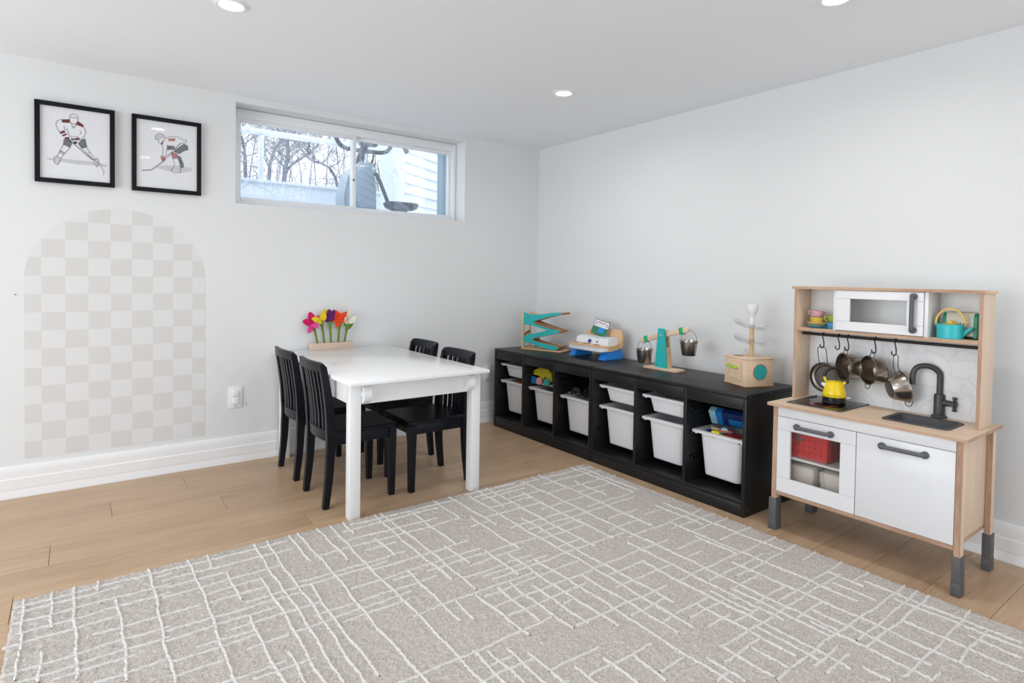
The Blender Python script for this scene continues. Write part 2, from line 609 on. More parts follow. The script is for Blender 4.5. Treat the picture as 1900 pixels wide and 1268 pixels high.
obj('window_frame', rect_frame(WX0 + .002, WX1 - .002, WZ0 + .002, WZ1 - .002, .028, FY0, FY1, wt=.052), M['vinyl'], win)
s1 = obj('sash', rect_frame(WX0 + .028, -1.438, WZ0 + .026, WZ1 - .052, .026, FY0 + .004, FY0 + .030), M['vinyl'], win)
s2 = obj('sash', rect_frame(-1.462, WX1 - .028, WZ0 + .026, WZ1 - .052, .024, FY0 + .032, FY1 - .004), M['vinyl'], win)
obj('glass_pane', MB().box(WX0 + .05, -1.464, FY0 + .015, FY0 + .019, WZ0 + .05, WZ1 - .07), M['glass'], s1)
obj('glass_pane', MB().box(-1.438, WX1 - .05, FY0 + .042, FY0 + .046, WZ0 + .05, WZ1 - .07), M['glass'], s2)
obj('latch', MB().box(-1.462, -1.452, FY0 - .004, FY0 + .004, 1.69, 1.70, .002).box(-1.459, -1.455, FY0 - .006, FY0 - .004, 1.693, 1.697), M['slot'], s1)

# ------------------------------------------------------------------ recessed lights
lights = [(-2.457, -1.207, 'recessed ceiling light above the two framed prints, cut by the top edge'),
          (-0.807, -1.197, 'recessed ceiling light out over the black storage units, seen whole'),
          (-0.777, -2.60, 'recessed ceiling light over the play kitchen, just touching the top edge'),
          (-2.43, -2.45, 'recessed ceiling light nearest overhead in front of the camera'),
          (-2.43, -3.75, 'recessed ceiling light just behind the camera on the left'),
          (-0.78, -4.0, 'recessed ceiling light behind the camera on the right')]
for x, y, lab in lights:
    t = thing('ceiling_light', lab, 'light', (x, y, H), 0, 'recessed ceiling lights')
    ring = MB().lathe([(.040, .0), (.043, -.006), (.050, -.008), (.058, -.004), (.060, 0), (.05, .0)], (x, y, H), 40, closed=True)
    obj('trim_ring', ring, M['white_plastic'], t)
    obj('diffuser', MB().lathe([(.001, -.0035), (.041, -.0035), (.041, -.001), (.001, -.001)], (x, y, H), 32), M['lamp'], t)
    a = area_light('pot_lamp', (x, y, H - .012), (0, 0, 0), .08, .08, POT_POWER, (1.0, .965, .92), 'DISK', 165)

# ------------------------------------------------------------------ outside the window
struct('patio', MB().box(-9, 9, .376, 16, 1.05, 1.2), M['patio'], smooth=False)
b = MB().box(-4.0, -0.35, 2.2, 2.38, 1.2, 1.915).box(-4.02, -0.33, 2.17, 2.41, 1.915, 1.94, .004)
single('garden_wall', b, M['siding'], 'low white garden wall seen through the left window pane', 'wall', (-1.6, 2.3, 1.2))
t = thing('pergola', 'white pergola post and cross beam seen through the left pane', 'pergola', (-1.51, 2.3, 1.94))
obj('post', MB().box(-1.532, -1.489, 2.27, 2.33, 1.94, 2.38, .004), M['siding'], t)
obj('beam', MB().box(-3.2, -.2, 2.26, 2.34, 2.38, 2.425, .004), M['siding'], t)

# neighbouring house wall of white clapboards, running off to the right
t = thing('house', 'white clapboard house wall seen through the right window pane', 'house', (.05, 2.62, 1.2), math.radians(31))
obj('corner_post', MB().box(-.06, .09, -.03, .09, 0, 3.4, .004), M['siding'], t, local=True)
obj('wall_core', MB().box(0.0, 3.4, .04, .25, 0, 3.3), M['siding'], t, local=True)
q = MB().loft([[(.09, .0, 0), (.09, .03, .125), (.09, .04, .125), (.09, .04, 0)], [(3.4, .0, 0), (3.4, .03, .125), (3.4, .04, .125), (3.4, .04, 0)]])
src = obj('siding_board', q, M['siding'], t, local=True, smooth=False)
for k in range(1, 26):
    share('siding_board', src, t, (0, 0, .12 * k))


def branch_tree(b, p, d, length, r, depth, rnd):
    n = 4
    pts = [Vector(p)]
    d = Vector(d).normalized()
    for i in range(n):
        d = (d + Vector((rnd.uniform(-.16, .16), rnd.uniform(-.16, .16), rnd.uniform(-.03, .14)))).normalized()
        pts.append(pts[-1] + d * length / n)
    b.tube(pts, [r * (1 - .5 * i / n) for i in range(n + 1)], 5)
    if depth:
        for k in range(rnd.choice((3, 3, 4))):
            i = rnd.randint(1, n)
            a = rnd.uniform(0, 2 * PI)
            side = Vector((math.cos(a), math.sin(a) * .6, rnd.uniform(.0, .8)))
            branch_tree(b, pts[i], d * .8 + side * .8, length * rnd.uniform(.5, .75), r * .5, depth - 1, rnd)


def tree(x, y, path, r, seed, label):
    t = thing('bare_tree', label, 'tree', (x, y, 1.2), 0, 'bare trees beyond the garden wall')
    rnd = random.Random(seed)
    b = MB()
    pts = bez(path, 4)
    n = len(pts)
    b.tube(pts, [.62 * r * (1 - .55 * i / n) for i in range(n)], 7)
    obj('trunk', b, M['tree'], t)
    b = MB()
    for i in range(n // 3, n):
        for _ in range(2):
            a = rnd.uniform(0, 2 * PI)
            branch_tree(b, pts[i], (math.cos(a), .5 * math.sin(a), rnd.uniform(.2, 1)), rnd.uniform(.35, .8), r * .17, 2, rnd)
    obj('branches', b, M['tree'], t)


tree(-.62, 7, [(-.62, 7, 1.2), (-.633, 7, 2.67), (-.66, 7, 3.2), (-.76, 7, 3.45), (-.8, 7, 4.0)], .055, 3, 'thin bare tree at far left of the window view')
tree(-.26, 7, [(-.3, 7, 1.2), (-.26, 7, 2.68), (-.2, 7, 3.08), (-.04, 7, 3.42), (.1, 7, 4.0)], .06, 5, 'forked bare tree right of the white pergola post')
tree(.02, 7.1, [(.0, 7.1, 1.2), (.02, 7.1, 2.73), (.08, 7.1, 3.1), (.05, 7.1, 3.45), (.0, 7.1, 4.1)], .075, 8, 'stoutest upright bare tree in the left pane')
tree(.1, 7.3, [(-.05, 7.3, 1.2), (.06, 7.3, 2.74), (.43, 7.3, 3.2), (.66, 7.3, 3.43), (.9, 7.3, 4.0)], .05, 11, 'bare tree leaning right across the left pane')
tree(1.05, 7.4, [(1.3, 7.4, 1.2), (1.04, 7.4, 2.9), (.52, 7.4, 3.2), (.2, 7.4, 3.7)], .05, 15, 'bare tree leaning left behind the exercise machine')
# haze of fine twigs further back
rnd = random.Random(21)
b = MB()
for _ in range(1500):
    p = Vector((rnd.uniform(-1.6, 3.0), rnd.uniform(8.6, 9.6), rnd.uniform(2.4, 4.4)))
    d = Vector((rnd.uniform(-1, 1), rnd.uniform(-.3, .3), rnd.uniform(-.3, 1.2))).normalized()
    L = rnd.uniform(.15, .5)
    q = p + d * L * .5 + Vector((rnd.uniform(-.04, .04), 0, rnd.uniform(-.04, .04)))
    b.tube([p, q, p + d * L], [.006, .005, .003], 3)
for k in range(26):
    x = -1.5 + 4.4 * k / 25 + rnd.uniform(-.06, .06)
    b.tube(bez([(x, 9.1, 1.2), (x + rnd.uniform(-.1, .1), 9.1, 2.6), (x + rnd.uniform(-.3, .3), 9.1, 4.4)], 3), .012, 4)
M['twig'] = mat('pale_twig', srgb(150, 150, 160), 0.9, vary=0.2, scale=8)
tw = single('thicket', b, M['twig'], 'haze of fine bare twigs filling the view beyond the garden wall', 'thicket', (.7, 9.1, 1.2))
tw['kind'] = 'stuff'
# small leafy shrub between the machine and the house
rnd = random.Random(4)
b = MB()
for _ in range(420):
    c = Vector((1.75 + rnd.gauss(0, .22), 6.6 + rnd.gauss(0, .15), 2.85 + rnd.gauss(0, .3)))
    u = Vector((rnd.uniform(-1, 1), rnd.uniform(-1, 1), rnd.uniform(-1, 1))).normalized() * .04
    v = u.orthogonal().normalized() * .02
    b.bm.faces.new([b.bm.verts.new(c + k) for k in (u, v, -u, -v)])
t = thing('shrub', 'pale green leafing shrub between exercise machine and white house', 'shrub', (1.75, 6.6, 1.2))
lf = obj('leaves', b, M['leaf'], t, smooth=False)
lf['kind'] = 'stuff'
b = MB()
for a in range(7):
    b.tube(bez([(1.75 + .02 * a - .06, 6.6, 1.2), (1.75 + .05 * (a - 3), 6.6, 2.4), (1.75 + .1 * (a - 3), 6.6 + .04 * a, 3.1)], 3), .012, 5)
obj('stems', b, M['tree'], t)

# cross trainer standing out on the patio
EY = 1.2
t = thing('elliptical_trainer', 'silver grey elliptical trainer standing outside behind the window mullion', 'exercise machine', (-.95, EY, 1.2))
poly = [(-1.0, 2.02), (-.915, 2.02), (-.9, 1.96), (-.875, 1.86), (-.87, 1.66), (-.86, 1.32), (-1.14, 1.32), (-1.15, 1.72), (-1.12, 1.88), (-1.05, 1.97)]
b = MB().prism(poly, lambda a, c: (a, EY - .09, c), lambda a, c: (a, EY + .11, c)).bevel(.03, 3, .5)
obj('housing', b, M['trainer_body'], t)
obj('post', MB().tube(bez([(-.985, EY, 1.98), (-.975, EY, 2.06), (-.94, EY, 2.17)], 4), .034, 12), M['trainer_dark'], t)
obj('console', MB().box(-.99, -.84, EY - .05, EY + .03, 2.17, 2.25, .012), M['trainer_dark'], t)
obj('handlebar', MB().tube(bez([(-1.2, EY - .03, 2.28), (-1.185, EY, 2.20), (-1.125, EY, 2.135), (-1.0, EY, 2.125), (-.94, EY, 2.128), (-.785, EY, 2.133), (-.72, EY, 2.17), (-.685, EY, 2.25)], 5), .018, 10), M['trainer_dark'], t)
obj('arm_grip', MB().tube(bez([(-.68, EY - .1, 2.3), (-.64, EY - .1, 2.21), (-.59, EY - .1, 2.145)], 5), [.016] * 8 + [.022] * 3, 10), M['trainer_dark'], t)
obj('arm', MB().tube(bez([(-.9, EY - .12, 1.93), (-.86, EY - .12, 1.88), (-.78, EY - .12, 1.70)], 5), .016, 10), M['trainer_dark'], t)
obj('link_rod', MB().tube(bez([(-.885, EY - .05, 2.12), (-.885, EY - .05, 2.06), (-.915, EY - .05, 1.99)], 4), .009, 8), M['trainer_dark'], t)
b = MB().loft([rrect(-.655, EY - .12, 1.64, .11, .07, .05), rrect(-.655, EY - .12, 1.655, .135, .085, .06), rrect(-.655, EY - .12, 1.69, .15, .095, .07), rrect(-.655, EY - .12, 1.70, .14, .085, .06), rrect(-.655, EY - .12, 1.675, .125, .07, .05)])
obj('pedal', b, M['trainer_dark'], t)
obj('foot_rail', MB().box(-1.2, -1.1, EY - .3, EY + .3, 1.2, 1.26, .02).box(-.35, -.27, EY - .3, EY + .3, 1.2, 1.26, .02).box(-1.15, -.3, EY - .03, EY + .03, 1.24, 1.33, .02).box(-.75, -.6, EY - .14, EY - .1, 1.3, 1.64, .01), M['trainer_dark'], t)

# glazed doors: the left one lets the daylight in, the rear one is assumed
dr = empty('door_1', (XL - .08, -1.9, .02))
dr['kind'] = 'structure'
for ya, yb in ((-3.24, -1.88), (-1.92, -.56)):
    b = MB()
    for a in ((ya, ya + .07, .03, 1.99), (yb - .07, yb, .03, 1.99), (ya + .07, yb - .07, 1.92, 1.99), (ya + .07, yb - .07, .03, .13)):
        b.box(XL - .11, XL - .07, a[0], a[1], a[2], a[3], .003)
    obj('door_frame', b, M['vinyl'], dr)
    obj('glass_pane', MB().box(XL - .092, XL - .088, ya + .06, yb - .06, .12, 1.93), M['glass'], dr)
dr = empty('door_2', (-2.2, YF - .08, .02))  # assumed door, unseen, set around the added rear fill lamp
dr['kind'] = 'structure'
for xa, xb in ((-3.49, -2.18), (-2.22, -.91)):
    b = MB()
    for a in ((xa, xa + .07, .03, 1.99), (xb - .07, xb, .03, 1.99), (xa + .07, xb - .07, 1.92, 1.99), (xa + .07, xb - .07, .03, .13)):
        b.box(a[0], a[1], YF - .11, YF - .07, a[2], a[3], .003)
    obj('door_frame', b, M['vinyl'], dr)
    obj('glass_pane', MB().box(xa + .06, xb - .06, YF - .092, YF - .088, .12, 1.93), M['glass'], dr)

# ------------------------------------------------------------------ wall decal: arch of checks
def arch_pts(x0, x1, zb, zs, ztop, n=48):
    cx, rx = (x0 + x1) / 2, (x1 - x0) / 2
    return [(x0, zb), (x1, zb)] + [(cx + rx * math.cos(a), zs + (ztop - zs) * math.sin(a)) for a in [PI * i / n for i in range(n + 1)]]


m = bpy.data.materials.new('check_print')
m.use_nodes = True
nt = m.node_tree
bs = nt.nodes['Principled BSDF']
bs.inputs['Roughness'].default_value = 0.75
tc = nt.nodes.new('ShaderNodeTexCoord')
mp = nt.nodes.new('ShaderNodeMapping')
ck = nt.nodes.new('ShaderNodeTexChecker')
mp.inputs['Scale'].default_value = (1 / .0920, 1, 1 / .0883)
ck.inputs['Scale'].default_value = 1.0
ck.inputs['Color1'].default_value = srgb(216, 214, 211)
ck.inputs['Color2'].default_value = srgb(225, 225, 225)
nt.links.new(tc.outputs['Object'], mp.inputs['Vector'])
nt.links.new(mp.outputs['Vector'], ck.inputs['Vector'])
nt.links.new(ck.outputs['Color'], bs.inputs['Base Color'])
# joints at x=-3.054+.092k, z=.168+.0883k ; origin placed on one so checks fall where they do
pts = arch_pts(-3.118, -2.349, .176, 1.03, 1.392)
b = MB().prism(pts, lambda x, z: (x, -.0012, z), lambda x, z: (x, -.0001, z))
single('wall_decal', b, m, 'beige and white checked arch decal on the wall under the prints', 'wall decal', (-2.870, -.0005, .7852), smooth=False)

# ------------------------------------------------------------------ two framed prints
ART = {}
ART[1] = dict(fill=[('GREY', [(-3.0293, 1.6119), (-2.9711, 1.6156), (-2.9074, 1.6159), (-2.8379, 1.6168), (-2.7919, 1.6084), (-2.7962, 1.5967), (-2.8504, 1.5991), (-2.9075, 1.596), (-2.9711, 1.5999), (-3.0293, 1.6046)]),
 ('RED', [(-2.9737, 1.8042), (-2.9429, 1.8094), (-2.9422, 1.7918), (-2.9725, 1.7897)]),
 ('RED', [(-2.913, 1.8056), (-2.903, 1.8023), (-2.8868, 1.79), (-2.8889, 1.7788), (-2.9191, 1.7887)]),
 ('RED', [(-2.9824, 1.7427), (-2.9628, 1.7521), (-2.9589, 1.7429), (-2.9786, 1.7335)]),
 ('RED', [(-2.9727, 1.7295), (-2.955, 1.7406), (-2.953, 1.7326), (-2.9688, 1.7228)]),
 ('RED', [(-2.9649, 1.7185), (-2.9451, 1.7239), (-2.9432, 1.7119), (-2.959, 1.7096)]),
 ('RED', [(-2.9212, 1.7226), (-2.9052, 1.7275), (-2.9032, 1.7179), (-2.9193, 1.7105)]),
 ('DARK', [(-2.9273, 1.7044), (-2.9112, 1.7068), (-2.9173, 1.6935), (-2.9265, 1.6946)]),
 ('SLATE', [(-2.9649, 1.7111), (-2.9432, 1.7144), (-2.9333, 1.6986), (-2.9413, 1.6728), (-2.9551, 1.6806), (-2.967, 1.6839)]),
 ('SLATE', [(-2.9392, 1.7199), (-2.9192, 1.7204), (-2.9233, 1.7099), (-2.9352, 1.7082)]),
 ('SLATE', [(-2.8951, 1.7191), (-2.8829, 1.7249), (-2.8748, 1.6846), (-2.8952, 1.6768), (-2.9093, 1.6971)]),
 ('RED', [(-2.9808, 1.6545), (-2.9631, 1.6466), (-2.9639, 1.6426), (-2.9815, 1.6505)]),
 ('PINK', [(-2.9827, 1.6464), (-2.9651, 1.639), (-2.9663, 1.6349), (-2.9835, 1.6424)]),
 ('GREY', [(-3.0023, 1.6203), (-2.9758, 1.6165), (-2.9829, 1.5911), (-2.9985, 1.594)]),
 ('GREY', [(-2.8503, 1.6278), (-2.8338, 1.635), (-2.8234, 1.6186), (-2.8338, 1.5921), (-2.8483, 1.6105)])],
 line=[[(-2.9409, 1.8279), (-2.9309, 1.8371), (-2.919, 1.8367), (-2.9102, 1.8258), (-2.909, 1.8087), (-2.915, 1.7953), (-2.9271, 1.7884), (-2.939, 1.7938), (-2.9437, 1.8102), (-2.9409, 1.8279)],
 [(-2.9389, 1.8209), (-2.913, 1.8194)],
 [(-2.939, 1.7963), (-2.9279, 1.7685), (-2.911, 1.8009)],
 [(-2.9737, 1.8042), (-2.9901, 1.7951), (-2.996, 1.7771), (-2.9902, 1.7585), (-2.9824, 1.7427)],
 [(-2.8868, 1.7801), (-2.8788, 1.7564), (-2.887, 1.7303), (-2.9072, 1.7123)],
 [(-2.9031, 1.7626), (-2.897, 1.7486), (-2.9051, 1.7449)],
 [(-2.9647, 1.7749), (-2.9609, 1.7534), (-2.9707, 1.7494)],
 [(-2.959, 1.7096), (-2.9393, 1.6977), (-2.9511, 1.7181)],
 [(-2.967, 1.6839), (-2.9827, 1.6474), (-2.9926, 1.6216)],
 [(-2.9413, 1.6728), (-2.9671, 1.6348), (-2.977, 1.6163)],
 [(-3.0023, 1.6203), (-2.9964, 1.6235), (-2.9758, 1.6165), (-2.9829, 1.5984), (-2.9888, 1.584), (-3.0023, 1.5925), (-3.0015, 1.6204)],
 [(-2.8748, 1.6796), (-2.8503, 1.6404), (-2.8379, 1.6269)],
 [(-2.8992, 1.6762), (-2.8667, 1.6482), (-2.8503, 1.6253)],
 [(-2.8708, 1.6552), (-2.8606, 1.6641)],
 [(-2.8503, 1.6253), (-2.8338, 1.6365), (-2.8255, 1.6184), (-2.8338, 1.5921), (-2.8483, 1.6105)],
 [(-2.9511, 1.7156), (-2.9233, 1.6901), (-2.8912, 1.6599), (-2.8503, 1.6278), (-2.8213, 1.6037), (-2.8046, 1.5702), (-2.8089, 1.5545)],
 [(-2.9432, 1.7119), (-2.9193, 1.6882), (-2.8871, 1.6555), (-2.8503, 1.6228)],
 [(-2.9549, 1.7642), (-2.9431, 1.7267), (-2.9072, 1.7322)],
 [(-2.8951, 1.7191), (-2.9093, 1.6971), (-2.8952, 1.6768), (-2.8748, 1.6846), (-2.8829, 1.7249)],
 [(-2.9649, 1.7111), (-2.967, 1.6839), (-2.9551, 1.6806), (-2.9413, 1.6728), (-2.9333, 1.6986)]])
ART[2] = dict(fill=[('GREY', [(-2.5806, 1.6282), (-2.5343, 1.6382), (-2.4728, 1.6387), (-2.4197, 1.6398), (-2.4148, 1.6212), (-2.468, 1.6068), (-2.5436, 1.6114), (-2.576, 1.6182)]),
 ('PINK', [(-2.5274, 1.7793), (-2.4944, 1.7853), (-2.4944, 1.7708), (-2.525, 1.7652)]),
 ('RED', [(-2.553, 1.7648), (-2.5493, 1.7627), (-2.5539, 1.7407), (-2.5594, 1.7452)]),
 ('PINK', [(-2.5566, 1.6871), (-2.5399, 1.6813), (-2.5413, 1.6624), (-2.5552, 1.6606), (-2.5599, 1.6734)]),
 ('SLATE', [(-2.532, 1.7412), (-2.4967, 1.7435), (-2.4967, 1.7274), (-2.532, 1.7198)]),
 ('SLATE', [(-2.4967, 1.722), (-2.4538, 1.7632), (-2.4369, 1.7548), (-2.4345, 1.7334), (-2.4538, 1.7252), (-2.4777, 1.7057), (-2.5015, 1.7133)]),
 ('PINK', [(-2.5132, 1.7117), (-2.4825, 1.7051), (-2.4848, 1.6805), (-2.5061, 1.6777)]),
 ('GREY', [(-2.5014, 1.6379), (-2.4705, 1.6472), (-2.468, 1.6068), (-2.5132, 1.6096)]),
 ('SLATE', [(-2.4872, 1.6964), (-2.4705, 1.6905), (-2.4561, 1.6544), (-2.4561, 1.6354), (-2.4704, 1.6336), (-2.4753, 1.6628)]),
 ('GREY', [(-2.5843, 1.7866), (-2.5714, 1.7965), (-2.5507, 1.7971), (-2.5414, 1.7825), (-2.5691, 1.7688), (-2.5843, 1.7654)])],
 line=[[(-2.5843, 1.7654), (-2.5861, 1.781), (-2.5783, 1.7939), (-2.5632, 1.8005), (-2.5483, 1.7948), (-2.54, 1.7801), (-2.546, 1.7658), (-2.553, 1.7637)],
 [(-2.5852, 1.768), (-2.5691, 1.7677), (-2.5714, 1.7568), (-2.5668, 1.7495), (-2.5539, 1.7487)],
 [(-2.5414, 1.7772), (-2.5157, 1.7918), (-2.4826, 1.7941), (-2.4538, 1.7795)],
 [(-2.5576, 1.7428), (-2.5506, 1.7225), (-2.5529, 1.6876)],
 [(-2.5297, 1.7469), (-2.532, 1.7251), (-2.539, 1.6814)],
 [(-2.5297, 1.7415), (-2.4967, 1.7425)],
 [(-2.5061, 1.6777), (-2.4967, 1.6439), (-2.5061, 1.6266), (-2.5155, 1.6093), (-2.4966, 1.6024), (-2.468, 1.6068), (-2.4705, 1.6472), (-2.4824, 1.6808)],
 [(-2.4538, 1.7795), (-2.4418, 1.784), (-2.4442, 1.7701), (-2.4538, 1.7659)],
 [(-2.4682, 1.7665), (-2.492, 1.7307), (-2.539, 1.6814), (-2.5575, 1.6524), (-2.6034, 1.6069), (-2.644, 1.6005)],
 [(-2.4872, 1.7233), (-2.5343, 1.6767), (-2.5529, 1.6503), (-2.6011, 1.6035), (-2.6441, 1.5984)],
 [(-2.4369, 1.7548), (-2.4335, 1.7335), (-2.4538, 1.7242), (-2.4777, 1.7047)],
 [(-2.4872, 1.6964), (-2.4705, 1.6905), (-2.4561, 1.6544), (-2.4561, 1.6354), (-2.4704, 1.632)],
 [(-2.5599, 1.684), (-2.5599, 1.6707), (-2.5529, 1.6583), (-2.5399, 1.6653)],
 [(-2.5132, 1.7117), (-2.5085, 1.6855), (-2.5061, 1.6777), (-2.4824, 1.6808)],
 [(-2.5297, 1.7201), (-2.4967, 1.7269), (-2.4778, 1.7543), (-2.4538, 1.7686)]])



def ribbon(b, pts, w, y):
    for i in range(len(pts) - 1):
        a, c = Vector((pts[i][0], 0, pts[i][1])), Vector((pts[i + 1][0], 0, pts[i + 1][1]))
        d = (c - a)
        if d.length < 1e-5:
            continue
        s = Vector((-d.z, 0, d.x)).normalized() * w / 2
        e = d.normalized() * w * .3
        b.bm.faces.new([b.bm.verts.new(q + Vector((0, y, 0))) for q in (a - s - e, c - s + e, c + s + e, a + s - e)])


def picture(k, x0, x1, z0, z1, label):
    t = thing('picture_frame', label, 'picture', ((x0 + x1) / 2, -.01, z0), 0, 'framed hockey prints')
    w = .0205
    b = MB()
    for a in ((x0, x0 + w, z0, z1), (x1 - w, x1, z0, z1), (x0 + w, x1 - w, z1 - w, z1), (x0 + w, x1 - w, z0, z0 + w)):
        b.box(a[0], a[1], -.026, -.004, a[2], a[3], .0015)
    obj('frame', b, M['frame'], t)
    p = obj('print', MB().box(x0 + w - .002, x1 - w + .002, -.0155, -.006, z0 + w - .002, z1 - w + .002), M['paper'], t, smooth=False)
    cols = {}
    for j, (c, pts) in enumerate(ART[k]['fill']):
        bb = cols.setdefault(c, MB())
        f = bb.bm.faces.new([bb.bm.verts.new((x, -.0158 - .00002 * j, z)) for x, z in pts])
    for c, bb in cols.items():
        bb.bm.normal_update()
        bmesh.ops.triangulate(bb.bm, faces=bb.bm.faces[:])
        o = obj('drawing', bb, M[c], p, smooth=False)
    bb = MB()
    for pts in ART[k]['line']:
        ribbon(bb, pts, .0018, -.0164)
    obj('drawing', bb, M['INK'], p, smooth=False)
    obj('glass', MB().box(x0 + w - .001, x1 - w + .001, -.0205, -.0190, z0 + w - .001, z1 - w + .001), M['frame_glass'], t, smooth=False)


picture(1, -3.076, -2.761, 1.497, 1.882, 'black framed print of hockey player facing front with stick, left of the pair')
picture(2, -2.689, -2.372, 1.493, 1.882, 'black framed print of crouching hockey player, beside the window')

# ------------------------------------------------------------------ outlets and nails
def outlet(x, z, label):
    t = thing('wall_outlet', label, 'outlet', (x, 0, z))
    b = MB().box(x - .036, x + .036, -.007, 0, z - .060, z + .060, .003)
    obj('cover_plate', b, M['white_plastic'], t)
    for dz in (.023, -.020):
        o = obj('socket', MB().box(x - .017, x + .017, -.013, -.006, z + dz - .018, z + dz + .018, .005, 3), M['white_plastic'], t)
    obj('screw', MB().cyl((x, -.0085, z - .050), (x, -.006, z - .050), .003, n=10), M['taupe'], t)


outlet(-2.1915, .370, 'white double wall outlet between checked arch and table')
outlet(-.470, .362, 'white double wall outlet half hidden by the table corner')
for x, z, lab in ((-3.150, .960, 'tiny nail in the wall left of the checked arch'), (-2.135, .328, 'tiny nail in the wall right of the outlet')):
    b = MB().lathe([(.0015, 0), (.0015, .006), (.003, .006), (.003, .0075)], (x, 0, z), 8, (0, -1, 0))
    single('nail', b, M['taupe'], lab, 'nail', (x, 0, z))

# ------------------------------------------------------------------ rug
RUG_ALONG_Y = [(-3.054, -1.649, -1.161), (-2.999, -1.692, -1.537), (-2.983, -1.422, -1.181), (-2.925, -1.740, -1.173), (-2.868, -1.251, -1.156), (-2.815, -1.819, -1.332), (-2.715, -1.890, -1.181), (-2.586, -1.950, -1.178), (-2.530, -1.294, -1.187), (-2.489, -1.575, -1.348), (-2.488, -2.060, -1.681), (-2.445, -2.085, -1.930), (-2.401, -1.918, -1.471), (-2.360, -1.879, -1.188), (-2.313, -1.750, -1.187), (-2.277, -1.776, -1.607), (-2.222, -1.445, -1.193), (-2.187, -1.918, -1.185), (-2.108, -1.515, -1.184), (-2.060, -1.980, -1.188), (-2.016, -2.368, -2.227), (-2.001, -1.307, -1.179), (-1.977, -2.416, -2.254), (-1.964, -2.084, -1.710), (-1.946, -1.578, -1.393), (-1.934, -2.429, -2.275), (-1.927, -2.100, -1.978), (-1.891, -2.444, -2.324), (-1.862, -1.856, -1.169), (-1.841, -2.264, -1.975), (-1.825, -2.524, -2.447), (-1.823, -1.957, -1.192), (-1.763, -2.226, -1.989), (-1.750, -1.794, -1.614), (-1.734, -2.584, -2.465), (-1.707, -2.314, -1.982), (-1.705, -1.631, -1.250), (-1.657, -2.631, -2.504), (-1.649, -2.323, -2.047), (-1.643, -1.962, -1.737), (-1.587, -2.185, -1.811), (-1.564, -1.411, -1.199), (-1.526, -2.429, -1.907), (-1.520, -1.805, -1.431), (-1.489, -2.755, -2.633), (-1.470, -1.573, -1.198), (-1.463, -2.192, -2.086), (-1.415, -2.791, -2.632), (-1.401, -2.526, -2.377), (-1.393, -2.428, -1.215), (-1.346, -2.793, -2.680), (-1.338, -1.979, -1.568), (-1.319, -1.425, -1.197), (-1.279, -2.780, -2.443), (-1.263, -1.956, -1.178), (-1.236, -2.843, -2.625), (-1.204, -2.423, -2.144), (-1.171, -2.577, -2.421), (-1.167, -2.981, -2.911), (-1.150, -1.948, -1.326), (-1.132, -2.390, -2.004), (-1.099, -2.791, -2.454), (-1.071, -3.047, -2.714), (-1.050, -2.799, -1.205), (-1.002, -3.021, -2.684), (-0.962, -1.237, -1.185), (-0.922, -3.149, -2.345), (-0.915, -1.955, -1.181), (-0.854, -2.319, -2.125), (-0.822, -2.750, -1.962), (-0.822, -3.180, -2.880), (-0.819, -1.591, -1.349), (-0.762, -2.784, -2.639), (-0.750, -3.161, -3.030), (-0.725, -2.075, -1.808), (-0.700, -2.718, -2.590), (-0.697, -3.150, -2.812), (-0.682, -1.640, -1.195), (-0.672, -2.413, -1.807), (-0.659, -3.139, -2.701), (-0.638, -1.627, -1.186)]
